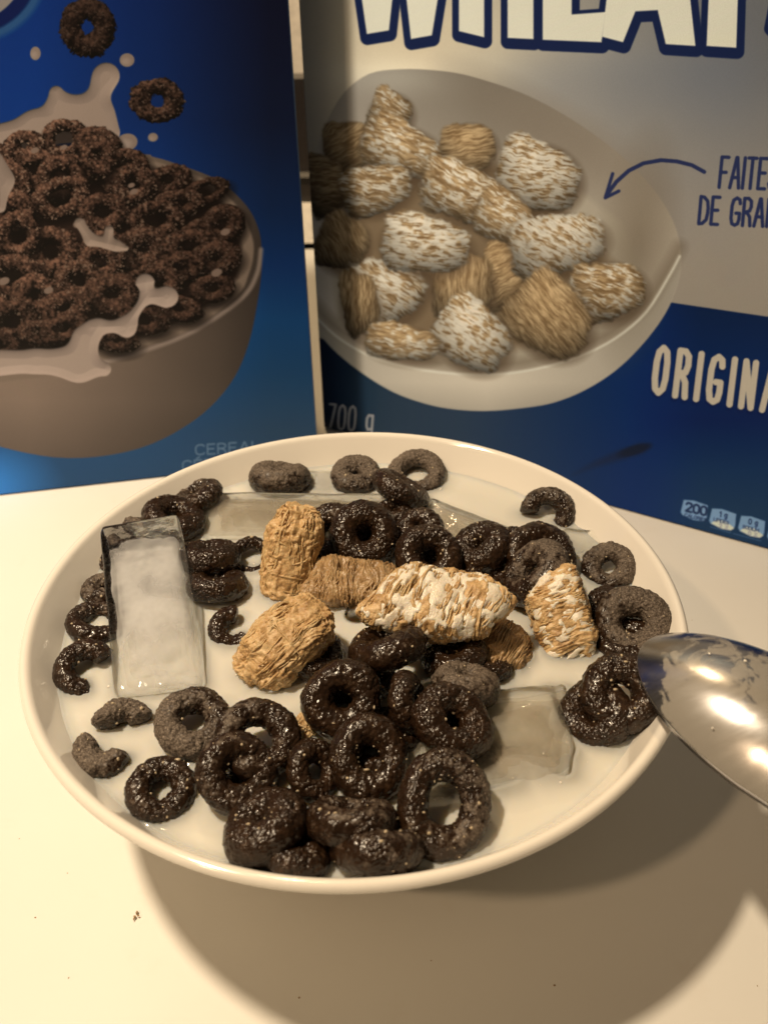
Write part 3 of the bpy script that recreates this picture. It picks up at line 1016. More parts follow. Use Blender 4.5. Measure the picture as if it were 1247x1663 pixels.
# film of milk on the steel
tp = top[:100].copy()
tp[..., 2] += 0.006
fx = np.clip(1 - np.abs(tp[..., 0] - 2.7) / 2.9, 0, 1) * 1.0
fy = np.clip(0.55 - (tp[..., 1] - 0.2) * 0.30, 0, 1)
film = (fx * 1.3 * fy).reshape(-1)
Lf = tp.reshape(-1, 3)
Vf = TIP + Lf[:, 0:1] * sx + Lf[:, 1:2] * sy + Lf[:, 2:3] * sz - TIP
mesh_np('milk_film', Vf, grid_faces(100, nw)[:, ::-1], M_FILM, spoon, attr={'film': film})
vs, fs = [], []
R = np.random.RandomState(3)
for q, (a, s0) in enumerate([(3.2, -.66), (3.45, -.72), (3.9, -.78), (1.3, -.1), (1.9, .0), (2.6, .35), (4.0, -.6), (2.2, -.82)]):
    yy = interp(np.array([a]), [(0, 0), (.6, .95), (1.5, 1.48), (3.0, 1.70), (4.0, 1.59), (5.0, 1.22)])[0] * s0
    dd = interp(np.array([a]), [(0, 0.0), (.6, .40), (1.5, .79), (2.8, 1.03), (4.2, .91), (5.4, .55)])[0] * (1 - abs(s0) ** 2.3)
    B = ICO_V * np.array([1, 1, .6]) * (0.018 + 0.02 * R.rand()) + np.array([a, yy, dd + .01])
    vs.append(B[:, 0:1] * sx + B[:, 1:2] * sy + B[:, 2:3] * sz)
    fs += [[f_ + 12 * q for f_ in f] for f in ICO_F]
mesh_np('milk_drops', np.concatenate(vs), fs, M_BOWL, spoon, props={'kind': 'stuff'})

# ------------------------------------------------------------------ tiny specks and the crumb on the table
vs, fs = [], []
Rs = np.random.RandomState(5)
SP = [(110, 1418), (58, 1490), (112, 1588), (1229, 1601), (32, 1362), (1123, 1007), (700, 1560), (486, 1620), (900, 1600)]
for q, (x, y) in enumerate(SP):
    c_ = at(x, y, 0.004)
    B = ICO_V * np.array([1, 1, .5]) * (0.012 + 0.012 * Rs.rand()) * (1 + .25 * Rs.randn(3)) + c_
    vs.append(B)
    fs += [[f_ + 12 * q for f_ in f] for f in ICO_F]
mesh_np('dust_specks', np.concatenate(vs), fs, M_WHEAT_WET, table, props={'kind': 'stuff'})

P = at(223, 1486, 0.05)
vs, fs = [], []
for q in range(6):
    B = ICO_V * (0.022 + 0.022 * R.rand()) * (1 + .3 * R.randn(3)) + np.array([.035 * R.randn(), .05 * R.randn(), .02 * R.rand()])
    vs.append(B)
    fs += [[f_ + 12 * q for f_ in f] for f in ICO_F]
o = mesh_np('crumb', np.concatenate(vs), fs, M_WHEAT_WET)
o.location = Vector(P) * CM
tag(o, 'small brown crumb alone on the table, left in front of the bowl', 'crumb')


# ------------------------------------------------------------------ printed fronts of the two cereal boxes
# The flat print is drawn into an array here (nothing is loaded). Drawing units are the same
# on both fronts; a homography lays the drawing on the cardboard.
class Canvas:
    def __init__(s, x0, y0, x1, y1, k=1.25):
        s.x0, s.y0, s.k = x0, y0, k
        s.w, s.h = int((x1 - x0) * k), int((y1 - y0) * k)
        xs = x0 + (np.arange(s.w) + .5) / k
        ys = y0 + (np.arange(s.h) + .5) / k
        s.X, s.Y = np.meshgrid(xs, ys)
        s.C = np.zeros((s.h, s.w, 3))

    def box(s, x0, y0, x1, y1):
        a = lambda v, o, m: int(min(max((v - o) * s.k, 0), m))
        return (slice(a(y0, s.y0, s.h), a(y1, s.y0, s.h)), slice(a(x0, s.x0, s.w), a(x1, s.x0, s.w)))

    def noise(s, sl, sc, seed, octv=3, sx=1.0, sy=1.0):
        X, Y = s.X[sl] * sx, s.Y[sl] * sy
        P = np.stack([X.ravel(), Y.ravel(), np.full(X.size, seed * 3.3)], 1)
        return fbm(P, sc, seed, octv).reshape(X.shape)

    def put(s, sl, m, col):
        m = np.clip(m, 0, 1)[..., None]
        s.C[sl] = s.C[sl] * (1 - m) + np.asarray(col) * m

    # soft-edged primitives -------------------------------------------
    def sd_ellipse(s, sl, cx, cy, a, b, rot=0):
        c, n = math.cos(math.radians(rot)), math.sin(math.radians(rot))
        x, y = s.X[sl] - cx, s.Y[sl] - cy
        u, v = (x * c - y * n) / a, (x * n + y * c) / b
        r = np.sqrt(u * u + v * v)
        return (r - 1) * min(a, b), u, v

    def ellipse(s, cx, cy, a, b, col, rot=0, soft=1.5, op=1.0):
        R = max(a, b) + soft * 3
        sl = s.box(cx - R, cy - R, cx + R, cy + R)
        d, _, _ = s.sd_ellipse(sl, cx, cy, a, b, rot)
        s.put(sl, np.clip(.5 - d / soft, 0, 1) * op, col)

    def sd_poly(s, sl, pts):
        X, Y = s.X[sl], s.Y[sl]
        d = np.full(X.shape, 1e9)
        ins = np.zeros(X.shape, bool)
        n = len(pts)
        for i in range(n):
            (ax, ay), (bx, by) = pts[i], pts[(i + 1) % n]
            ex, ey = bx - ax, by - ay
            t = np.clip(((X - ax) * ex + (Y - ay) * ey) / (ex * ex + ey * ey + 1e-9), 0, 1)
            d = np.minimum(d, np.hypot(X - ax - t * ex, Y - ay - t * ey))
            c = ((ay > Y) != (by > Y)) & (X < (bx - ax) * (Y - ay) / ((by - ay) if by != ay else 1e-9) + ax)
            ins ^= c
        return np.where(ins, -d, d)

    def poly(s, pts, col, grow=0.0, soft=1.5, op=1.0):
        xs, ys = [p[0] for p in pts], [p[1] for p in pts]
        R = grow + soft * 2 + 2
        sl = s.box(min(xs) - R, min(ys) - R, max(xs) + R, max(ys) + R)
        s.put(sl, np.clip(.5 - (s.sd_poly(sl, pts) - grow) / soft, 0, 1) * op, col(sl) if callable(col) else col)

    def strokes(s, lines, wd, col, soft=1.3, op=1.0):
        for L in lines:
            xs, ys = [p[0] for p in L], [p[1] for p in L]
            R = wd + soft * 2 + 2
            sl = s.box(min(xs) - R, min(ys) - R, max(xs) + R, max(ys) + R)
            X, Y = s.X[sl], s.Y[sl]
            d = np.full(X.shape, 1e9)
            for (ax, ay), (bx, by) in zip(L[:-1], L[1:]):
                ex, ey = bx - ax, by - ay
                t = np.clip(((X - ax) * ex + (Y - ay) * ey) / (ex * ex + ey * ey + 1e-9), 0, 1)
                d = np.minimum(d, np.hypot(X - ax - t * ex, Y - ay - t * ey))
            s.put(sl, np.clip(.5 - (d - wd / 2) / soft, 0, 1) * op, col)

    def metal(s, blobs, col, shade=.35, soft=2.0, k=9.0):
        """smooth union of capsules (x0,y0,r0,x1,y1,r1): a splash of milk with rounded shading"""
        xs = [b[0] for b in blobs] + [b[3] for b in blobs]
        ys = [b[1] for b in blobs] + [b[4] for b in blobs]
        sl = s.box(min(xs) - 50, min(ys) - 50, max(xs) + 50, max(ys) + 50)
        X, Y = s.X[sl], s.Y[sl]
        acc = np.zeros(X.shape)
        for ax, ay, ra, bx, by, rb in blobs:
            ex, ey = bx - ax, by - ay
            t = np.clip(((X - ax) * ex + (Y - ay) * ey) / (ex * ex + ey * ey + 1e-9), 0, 1)
            d = np.hypot(X - ax - t * ex, Y - ay - t * ey) - (ra + (rb - ra) * t)
            acc += np.exp(-d / k * 1.0)
        d = -k * np.log(acc + 1e-12)
        h = np.sqrt(np.clip(-d, 0, 14) / 14)
        gy, gx = np.gradient(h)
        sh = np.clip(1 - shade * (gy * 9 + gx * 3) - .10 * (1 - h), .45, 1.12)
        s.put(sl, np.clip(.5 - d / soft, 0, 1), np.asarray(col) * sh[..., None])

    def ringp(s, cx, cy, a, b, rot=0, seed=0, tone=1.0, thick=.36):
        R = max(a, b) * 1.25
        sl = s.box(cx - R, cy - R, cx + R, cy + R)
        if s.X[sl].size == 0:
            return
        d, u, v = s.sd_ellipse(sl, cx, cy, a, b, rot)
        r = np.sqrt(u * u + v * v) + .10 * s.noise(sl, .07, seed, 2) + .07 * s.noise(sl, .25, seed + 8, 2)
        t = (r - (1 - thick)) / thick
        nz = np.sqrt(np.clip(1 - t * t, 0, 1))
        c, n = math.cos(math.radians(rot)), math.sin(math.radians(rot))
        gx, gy = (u * c + v * n) / (r + 1e-3) * t, (-u * n + v * c) / (r + 1e-3) * t
        g1, g2 = s.noise(sl, .22, seed + 1, 3), s.noise(sl, .42, seed + 5, 2)
        lit = np.clip(-.30 * gx - .70 * gy + .62 * nz - .06 + .85 * g1 + .50 * g2, .02, 1.6)
        col = np.array([.14, .095, .07]) * .35 + lit[..., None] * np.array([.40, .29, .215]) * tone
        sp = (g2 > .42) & (nz > .3)
        col[sp] = np.array([.56, .46, .36]) * tone
        s.put(sl, np.clip((1 - np.abs(t)) * 9, 0, 1), col)

    def wheatp(s, cx, cy, a, b, rot, kind, seed, stripe=90, tone=1.0):
        R = max(a, b) * 1.45
        sl = s.box(cx - R, cy - R, cx + R, cy + R)
        d, u, v = s.sd_ellipse(sl, cx, cy, a, b, rot)
        nz_ = s.noise(sl, .05, seed, 3)
        n2 = s.noise(sl, .16, seed + 3, 3)
        r = (np.abs(u) ** 3.6 + np.abs(v * (1 + .25 * u)) ** 3.6) ** (1 / 3.6) + .13 * nz_ + .06 * n2
        hz = np.sqrt(np.clip(1 - r ** 2, 0, 1))
        X, Y = s.X[sl] - cx, s.Y[sl] - cy
        sa = math.radians(stripe)
        q = X * math.cos(sa) - Y * math.sin(sa) + 5.5 * nz_
        p = X * math.sin(sa) + Y * math.cos(sa)
        st = np.sin(q * 1.05 + 2.5 * n2) * .5 + .5
        cr = np.sin(p * .75 + 4 * nz_) * .5 + .5
        light = np.clip(.45 + .55 * hz - .28 * (v * math.cos(math.radians(rot)) - u * math.sin(math.radians(rot))), .15, 1.2)
        # shreds: noise stretched along the strands
        Pq = np.stack([q.ravel() * .50, p.ravel() * .075, np.full(q.size, seed * 2.1)], 1)
        sh = fbm(Pq, 1.0, seed + 30, 3).reshape(q.shape)
        Pf = np.stack([q.ravel() * .20, p.ravel() * .11, np.full(q.size, seed * 1.7)], 1)
        fz = fbm(Pf, 1.0, seed + 60, 3).reshape(q.shape)
        st = np.clip(.5 + 1.1 * sh, 0, 1)
        base = np.array([.46, .34, .205]) + st[..., None] * np.array([.30, .275, .22])
        if kind in 'fh':
            lim = .52 if kind == 'f' else .18
            sm = np.clip((fz * 1.3 + sh * .9 + lim - .1) * 1.7, 0, 1) * .85
            base = base * (1 - sm[..., None]) + (np.array([.80, .73, .62]) * (1 + .10 * sh[..., None])) * sm[..., None]
        s.put(sl, np.clip((1 - r) * 10, 0, 1), np.clip(base * light[..., None] * tone, 0, 1))
        # contact shadow on whatever is painted later is left to those shapes

    def vgrad(s, stops, axis='y'):
        Z = s.Y if axis == 'y' else s.X
        ys = [p for p, _ in stops]
        for i in range(3):
            s.C[..., i] = np.interp(Z, ys, [c[i] for _, c in stops])


def smooth(pts, n=5, closed=True):
    P = np.array(pts, float)
    m = len(P)
    out = []
    for i in range(m if closed else m - 1):
        g = (lambda k: P[k % m]) if closed else (lambda k: P[min(max(k, 0), m - 1)])
        p0, p1, p2, p3 = g(i - 1), g(i), g(i + 1), g(i + 2)
        for k in range(n):
            t = k / n
            out.append(tuple(0.5 * ((2 * p1) + (-p0 + p2) * t + (2 * p0 - 5 * p1 + 4 * p2 - p3) * t * t + (-p0 + 3 * p1 - 3 * p2 + p3) * t ** 3)))
    if not closed:
        out.append(tuple(P[-1]))
    return out


# single-stroke capitals, unit height, y downwards from 0 (top) to 1
GL = {
    'A': (.55, [[(0, 1), (.27, 0), (.32, 0), (.55, 1)], [(.09, .66), (.47, .66)]]),
    'C': (.5, [[(.5, .16), (.42, .03), (.25, 0), (.08, .08), (0, .3), (0, .7), (.08, .92), (.25, 1), (.42, .97), (.5, .84)]]),
    'D': (.5, [[(.0, 0), (0, 1), (.22, .98), (.44, .84), (.5, .6), (.5, .4), (.44, .16), (.22, .02), (0, 0)]]),
    'E': (.42, [[(.42, 0), (0, 0), (0, 1), (.42, 1)], [(0, .48), (.36, .48)]]),
    'F': (.42, [[(.42, 0), (0, 0), (0, 1)], [(0, .5), (.34, .5)]]),
    'G': (.5, [[(.5, .2), (.46, .06), (.28, 0), (.08, .08), (0, .3), (0, .75), (.08, .95), (.26, 1), (.44, .94), (.5, .78), (.5, .56), (.28, .56)]]),
    'I': (.0, [[(0, 0), (0, 1)]]),
    'L': (.4, [[(0, 0), (0, 1), (.4, 1)]]),
    'M': (.62, [[(0, 1), (0, 0), (.31, .7), (.62, 0), (.62, 1)]]),
    'N': (.46, [[(0, 1), (0, 0), (.46, 1), (.46, 0)]]),
    'O': (.5, [[(.25, 0), (.07, .1), (0, .32), (0, .7), (.07, .92), (.25, 1), (.43, .9), (.5, .68), (.5, .3), (.43, .08), (.25, 0)]]),
    'P': (.44, [[(0, 1), (0, 0), (.28, 0), (.44, .12), (.44, .4), (.28, .52), (0, .52)]]),
    'R': (.46, [[(0, 1), (0, 0), (.26, 0), (.43, .1), (.45, .3), (.36, .46), (.02, .52), (.24, .54), (.40, .68), (.46, 1)]]),
    'S': (.46, [[(.44, .16), (.36, .03), (.2, 0), (.04, .1), (.02, .3), (.14, .45), (.34, .55), (.46, .7), (.42, .92), (.24, 1), (.06, .95), (0, .82)]]),
    'T': (.48, [[(0, 0), (.48, 0)], [(.24, 0), (.24, 1)]]),
    'U': (.5, [[(0, 0), (0, .75), (.08, .95), (.25, 1), (.42, .95), (.5, .75), (.5, 0)]]),
    '0': (.46, [[(.23, 0), (.06, .1), (0, .32), (0, .7), (.06, .92), (.23, 1), (.40, .92), (.46, .7), (.46, .3), (.40, .08), (.23, 0)]]),
    '1': (.2, [[(0, .2), (.2, 0), (.2, 1)]]),
    '2': (.46, [[(0, .2), (.08, .04), (.25, 0), (.42, .08), (.45, .28), (.36, .48), (0, 1), (.46, 1)]]),
    '7': (.42, [[(0, 0), (.42, 0), (.14, 1)]]),
    '%': (.6, [[(.55, 0), (.05, 1)], [(.1, .1), (.16, .2)], [(.45, .8), (.5, .9)]]),
    'g': (.4, [[(.4, .32), (.12, .3), (0, .45), (0, .75), (.12, .9), (.38, .82)], [(.4, .3), (.4, 1.1), (.28, 1.28), (.04, 1.24)]]),
    'm': (.5, [[(0, 1), (0, .42), (.22, .42), (.25, 1)], [(.25, .5), (.48, .42), (.5, 1)]]),
    "'": (.1, [[(.05, 0), (.0, .2)]]),
    'É': (.42, [[(.42, 0), (0, 0), (0, 1), (.42, 1)], [(0, .48), (.36, .48)], [(.14, -.16), (.30, -.32)]]),
    ' ': (.3, []),
}


def text(cv, s, x, y, ux, uy, vx, vy, wd, col, gap=.2, wx=1.0, soft=1.3, op=1.0):
    """(x,y) top left; u = advance vector for one unit of width, v = vector from cap line to base line"""
    p = 0.0
    for ch in s:
        wch, L = GL[ch]
        cv.strokes([[(x + (p + a * wx) * ux + b * vx, y + (p + a * wx) * uy + b * vy) for a, b in l] for l in L], wd, col, soft, op)
        p += wch * wx + gap


def paint_left():
    c = Canvas(-420, -220, 545, 850)
    c.vgrad([(-220, (.045, .055, .10)), (0, (.045, .06, .12)), (200, (.035, .085, .16)), (350, (.04, .14, .26)), (430, (.055, .18, .34)), (520, (.07, .25, .40)), (600, (.09, .25, .37)), (700, (.15, .26, .34)), (790, (.17, .28, .36))])  # greyer low stops include light bounced off the table
    # lighter blue towards the left and in the lower left corner
    k = (np.interp(c.X, [-300, 0, 60, 260, 440], [.4, 1.2, 1.2, .75, .05]) * np.interp(c.Y, [0, 300, 600, 800], [1, 1, .6, .15]))[..., None] * np.array([-.012, .10, .24])
    c.C += k
    d = np.hypot((c.X + 40) / 150, (c.Y - 790) / 90)
    c.C += np.clip(1 - d, 0, 1)[..., None] * np.array([.08, .30, .48])
    # rim of the brand badge in the corner
    c.ellipse(-40, -40, 118, 108, (.16, .30, .44), rot=20, soft=10)
    c.ellipse(-42, -42, 106, 97, (.02, .10, .26), rot=20, soft=5)
    c.ellipse(-50, -50, 93, 86, (.54, .50, .44), rot=20, soft=3)
    # bowl
    BW = [(208, 249), (250, 254), (292, 267), (354, 292), (400, 333), (421, 375), (425, 417), (422, 467), (404, 557), (373, 624), (314, 683), (224, 728), (112, 743), (0, 724), (-90, 690), (-160, 620), (-190, 500), (-190, 380), (-100, 250)]
    n_ = c.noise((slice(None), slice(None)), .01, 3, 2)
    shade = np.interp(c.X, [-150, 50, 200, 350, 430], [1.05, 1.0, .85, .61, .42]) * np.interp(c.Y, [450, 650, 740], [1.05, 1.0, .80])
    bowlcol = np.array([.52, .445, .36]) * (shade * (1 + .05 * n_))[..., None]
    c.poly(smooth(BW), lambda sl: bowlcol[sl])
    # milk inside and lit lip
    IN = [(200, 255), (286, 272), (345, 298), (388, 338), (408, 380), (412, 410), (404, 445), (385, 480), (314, 532), (233, 562), (157, 588), (60, 612), (-80, 600), (-150, 400), (-60, 250)]
    c.poly(smooth(IN), (.50, .43, .345), soft=4)
    c.strokes([smooth([(424, 405), (417, 445), (392, 484), (316, 536), (235, 568), (150, 592)], 6, False)], 7, (.60, .53, .45), soft=5, op=.8)
    c.poly([(190, 262), (270, 275), (340, 305), (380, 350), (392, 400), (385, 450), (330, 500), (200, 560), (0, 590), (-100, 560), (-100, 300), (20, 260)], (.17, .12, .09), soft=10)
    # splash behind the heap
    c.metal([(100, 175, 20, 150, 180, 22), (92, 148, 8, 104, 182, 12), (150, 180, 14, 172, 124, 14), (172, 124, 17, 174, 122, 17), (60, 205, 26, 150, 200, 30), (-60, 245, 34, 60, 215, 26), (180, 215, 14, 165, 190, 18)], (.60, .525, .44))
    for e in ((59, 86, 8.5, 11, 0), (207, 97, 12, 11, 0), (249, 222, 8, 7, 0), (207, 230, 17, 14, 10), (196, 240, 8, 8, 0)):
        c.ellipse(*e[:4], (.53, .46, .385), rot=e[4])
        c.ellipse(e[0] - 2, e[1] + 2, e[2] * .55, e[3] * .5, (.60, .53, .45), soft=6)
    # the heap of rings
    heap = [(105, 225, 42, 34, 10), (160, 235, 40, 32, -20), (40, 235, 34, 26, 10), (200, 275, 46, 34, 20), (60, 275, 44, 34, -10), (-10, 265, 40, 34, 0), (120, 275, 42, 26, -10),
            (275, 292, 40, 26, 15), (15, 300, 40, 44, 20), (100, 290, 44, 40, 25), (215, 300, 44, 36, 0), (160, 255, 30, 38, 10), (335, 310, 42, 22, 20), (290, 330, 44, 24, 5), (-40, 330, 50, 44, 0),
            (100, 320, 54, 34, 20), (170, 345, 44, 34, 0), (20, 345, 44, 36, 0), (255, 355, 50, 34, 10), (330, 380, 48, 28, 25), (360, 365, 42, 34, 30), (-30, 400, 54, 44, 0),
            (85, 408, 52, 44, 0), (235, 405, 50, 40, 10), (30, 380, 40, 40, 0), (310, 400, 50, 30, 0), (350, 420, 46, 30, 10), (170, 405, 40, 34, 0), (165, 425, 40, 34, 0), (290, 435, 48, 28, 10),
            (20, 450, 52, 40, 10), (130, 455, 42, 36, -20), (60, 480, 46, 38, 0), (250, 460, 50, 34, 0), (345, 468, 40, 24, 8), (185, 478, 46, 38, 0), (-30, 500, 50, 40, 0), (290, 500, 44, 22, -10),
            (105, 500, 52, 30, 20), (20, 520, 48, 34, 10), (235, 520, 44, 22, -8), (70, 540, 44, 24, -5), (-10, 560, 46, 26, 0), (105, 532, 44, 22, 20), (190, 552, 38, 20, -5)]
    for i, (x, y, a, b_, ro) in enumerate(heap):
        c.ellipse(x + 3, y + 9, a * 1.02, b_ * 1.02, (.055, .038, .028), rot=ro, soft=12, op=.75)
        c.ringp(x, y, a, b_, ro, seed=i + 3, tone=(.92 if y < 520 else .72) * (1.05 - .0011 * max(x - 60, 0)), thick=.34 + .05 * ((i * 7) % 3))
    c.ringp(143, 44, 46, 51, 10, seed=71, tone=.5, thick=.40)
    c.ringp(256, 163, 46, 38, -5, seed=72, tone=.66, thick=.38)
    # splashes in front
    for x, y, a in ((130, 362, 9), (58, 243, 6), (8, 455, 8), (80, 470, 7), (352, 442, 8), (105, 238, 5), (218, 310, 6), (366, 376, 7), (214, 300, 5)):
        c.ellipse(x, y, a * 1.15, a * .75, (.50, .42, .34), rot=20)
    c.metal([(130, 360, 8, 148, 388, 7), (148, 388, 8, 190, 398, 6), (178, 372, 7, 176, 392, 5), (190, 398, 6, 205, 402, 4)], (.60, .52, .43), k=5)
    c.metal([(-60, 590, 26, 60, 585, 17), (60, 585, 17, 128, 588, 28), (138, 548, 20, 130, 590, 24), (140, 560, 12, 160, 528, 10), (150, 530, 9, 208, 528, 9), (206, 530, 13, 207, 534, 11), (208, 524, 8, 240, 478, 6),
             (236, 458, 15, 238, 470, 8), (244, 482, 7, 270, 481, 12), (272, 481, 15, 274, 481, 14), (128, 590, 20, 170, 598, 11)], (.66, .58, .49), k=6)
    c.metal([(-12, 262, 20, 6, 292, 18), (4, 290, 15, 2, 335, 9)], (.56, .49, .41), k=5)
    # product words low on the front
    pale = (.38, .48, .54)
    text(c, 'CEREAL', 318, 722, 17.5, -1.0, .5, 16, 2.3, pale, gap=.32, wx=1.55)
    text(c, 'CÉRÉALES', 297, 748, 17.5, -1.0, .5, 16, 2.3, pale, gap=.32, wx=1.55)
    return c


def paint_right():
    c = Canvas(480, -230, 1560, 985)
    full = (slice(None), slice(None))
    n1 = c.noise(full, .0035, 4, 3)
    n2 = c.noise(full, .011, 8, 3)
    # cream sky with soft blue-grey cloud shadows
    for i_ in range(3):
        top_ = np.interp(c.X, [480, 610, 700, 800, 900, 1000, 1230], [(.70, .62, .50)[i_], (.78, .69, .55)[i_], (.765, .675, .54)[i_], (.725, .65, .53)[i_], (.62, .56, .475)[i_], (.53, .49, .435)[i_], (.43, .40, .36)[i_]])  # cream darkens to the right with the light's falloff mixed into it
        t_ = np.clip((c.Y - 110) / 250, 0, 1)
        c.C[..., i_] = top_ * (1 - t_) + (.53, .465, .385)[i_] * t_
    g = np.exp(-(((c.X - 960) / 190) ** 2 + ((c.Y - 130) / 70) ** 2)) * .75 + np.exp(-(((c.X - 1190) / 110) ** 2 + ((c.Y - 90) / 150) ** 2)) * .8
    g = np.clip(g * .35 + .12 * n1 + .08 * n2, 0, 1)[..., None]
    c.C = c.C * (1 - g) + np.array([.36, .375, .41]) * g
    lw = np.exp(-(((c.X - 800) / 260) ** 2 + ((c.Y - 60) / 60) ** 2))[..., None]
    c.C += lw * np.array([.06, .05, .03])
    # blue field
    bl = np.zeros_like(c.C)
    for i, (A_, B_) in enumerate((((.05, .09, .11, .05, .02), (.03, .03, .02, .05, .08)), ((.08, .15, .165, .14, .125), (.10, .12, .10, .15, .17)), ((.13, .19, .215, .255, .29), (.20, .25, .235, .255, .25)))):
        lf = np.interp(c.X, [520, 600, 750, 950, 1080], A_)
        rt_ = np.interp(c.Y, [500, 600, 680, 760, 830], B_)
        k_ = np.clip((c.X - 1020) / 120, 0, 1)
        bl[..., i] = lf * (1 - k_) + rt_ * k_
    c.poly([(1085, 489), (1600, 566), (1600, 1000), (470, 1000), (470, 535), (560, 560), (900, 560)], lambda sl: bl[sl], soft=2)
    # bowl: outer shell
    OUT = [(480, 480), (500, 300), (540, 180), (590, 125), (650, 112), (730, 116), (790, 130), (860, 155), (930, 193), (1000, 243), (1050, 292), (1082, 335), (1100, 375), (1106, 410), (1102, 455),
           (1082, 505), (1045, 556), (1000, 600), (950, 632), (900, 652), (850, 661), (790, 666), (735, 663), (690, 654), (640, 636), (590, 606), (545, 570), (515, 535)]
    wall = np.zeros_like(c.C)
    t_ = np.clip((c.X - 560) / 500, 0, 1)
    for i, (a, b_, d_) in enumerate(((.63, .53, .57), (.56, .465, .50), (.47, .38, .41))):
        wall[..., i] = np.interp(t_, [0, .45, 1], [a, b_, d_])
    wall *= np.clip(.93 + (c.Y - 300) / 1500, .8, 1.05)[..., None] * 1.05
    c.poly(smooth(OUT), lambda sl: wall[sl], soft=2.5)
    glow = np.exp(-(((c.X - 640) / 90) ** 2 + ((c.Y - 125) / 30) ** 2))[..., None] * np.array([.10, .10, .09])
    c.C += glow
    # outside of the shell under the lip
    LOW = [(505, 500), (545, 545), (600, 577), (660, 595), (730, 605), (800, 607), (870, 598), (940, 578), (1000, 548), (1050, 505), (1090, 440), (1106, 415), (1102, 455), (1082, 505), (1045, 556),
           (1000, 600), (950, 632), (900, 652), (850, 661), (790, 666), (735, 663), (690, 654), (640, 636), (590, 606), (545, 570), (515, 535)]
    shell = np.array([.68, .605, .50]) * np.clip(1.06 - np.abs(c.X - 790) / 1300 - np.clip(c.Y - 620, 0, 60) / 260, .4, 1.1)[..., None]
    c.poly(smooth(LOW), lambda sl: shell[sl], soft=3)
    # milk
    c.poly([(540, 430), (600, 300), (800, 240), (930, 300), (1010, 360), (1040, 430), (1030, 490), (980, 540), (900, 580), (800, 596), (700, 590), (600, 560), (550, 520)], (.60, .53, .43), soft=12)
    c.poly([(560, 430), (590, 300), (700, 240), (860, 280), (930, 360), (1000, 430), (960, 510), (880, 560), (760, 570), (620, 540)], (.41, .325, .225), soft=22)
    c.ellipse(1035, 400, 42, 120, (.36, .295, .215), rot=-8, soft=70, op=.55)
    c.ellipse(900, 215, 150, 40, (.47, .40, .32), rot=-30, soft=50, op=.5)
    lipc = smooth([(505, 505), (545, 545), (600, 577), (660, 595), (730, 605), (800, 607), (870, 598), (940, 578), (1000, 548), (1050, 505), (1088, 445), (1104, 415)], 4, False)
    c.strokes([[(x_, y_ - 15) for x_, y_ in lipc]], 16, (.34, .275, .195), soft=22, op=.55)
    c.strokes([lipc], 4, (.78, .72, .61), soft=4, op=.8)
    W_ = [(635, 182, 36, 36, -20, 'h', 60), (568, 238, 42, 44, 20, 't', 120), (660, 243, 74, 42, -25, 'h', 70), (762, 240, 46, 44, 10, 't', 100), (876, 286, 70, 58, -15, 'f', 80), (530, 300, 34, 50, 10, 's', 90),
          (612, 306, 62, 40, 15, 'h', 80), (768, 318, 90, 44, -22, 'h', 60), (556, 392, 44, 46, -20, 's', 30), (820, 352, 52, 40, -30, 'h', 60), (830, 448, 46, 54, 0, 's', 120), (906, 394, 80, 50, 12, 'f', 60),
          (750, 458, 52, 56, 5, 's', 0), (988, 470, 62, 48, 10, 'h', 70), (630, 470, 66, 56, 20, 'f', 60), (692, 396, 74, 48, -8, 'f', 85), (585, 490, 32, 52, 10, 't', 0), (894, 514, 74, 60, -40, 's', 40),
          (768, 545, 66, 52, -35, 'f', 60), (655, 555, 62, 30, -8, 'h', 80)]
    for i, (x, y, a, b_, ro, kd, stp) in enumerate(W_):
        c.ellipse(x + 3, y + 8, a * 1.03, b_ * 1.03, (.25, .18, .115), rot=ro, soft=15, op=.6)
        c.wheatp(x, y, a, b_, ro, kd, i + 5, stripe=stp, tone=(.92 if y > 200 else .85) * np.interp(x, [540, 640], [.75, 1.0]))
    # big outlined word along the top
    cream, navy = (.86, .80, .67), (.07, .115, .23)
    LET = [[(560, -200), (597, 55), (633, 49), (645, -60), (655, -60), (669, 63), (703, 57), (745, -200), (705, -200), (688, -40), (668, -120), (645, -120), (622, -40), (600, -200)],
           [(747, -200), (747, 50), (788, 60), (788, -40), (826, -40), (826, 61), (868, 63), (868, -200), (826, -200), (826, -85), (788, -85), (788, -200)],
           [(883, -200), (883, 64), (978, 68), (985, 19), (930, 23), (930, -60), (970, -60), (970, -100), (930, -100), (930, -160), (975, -160), (975, -200)],
           [(1010, -200), (979, 59), (1013, 68), (1033, 18), (1069, 16), (1082, 71), (1130, 74), (1100, -200)],
           [(1120, -200), (1120, -150), (1157, -145), (1148, 74), (1196, 77), (1203, -145), (1245, -145), (1245, -200)],
           [(1290, 82), (1252, 40), (1262, -10), (1300, 10), (1310, 30), (1340, 20), (1300, -30), (1262, -90), (1290, -180), (1370, -190), (1400, -120), (1350, -110), (1330, -140), (1310, -100), (1370, -30), (1390, 40), (1350, 90)]]
    for L in LET:
        c.poly([(x + 1, y + 6) for x, y in L], navy, grow=12, soft=2)
    for L in LET:
        c.poly(L, cream, grow=0, soft=2)
    # arrow
    ink = (.13, .15, .25)
    c.strokes([[(986, 316), (1002, 294), (1022, 276), (1046, 264), (1074, 259), (1100, 261), (1124, 267), (1144, 278)]], 6.5, ink)
    c.strokes([[(996, 281), (984, 320), (1006, 309)]], 5.5, ink)
    # hand lettering
    text(c, "FAITES", 1173, 254, 32.5, 1.2, -5, 49, 5.6, ink, gap=.19, wx=.80)
    text(c, "DE GRAINS", 1139, 318, 33, 1.4, -4, 44, 5.6, ink, gap=.20, wx=.78)
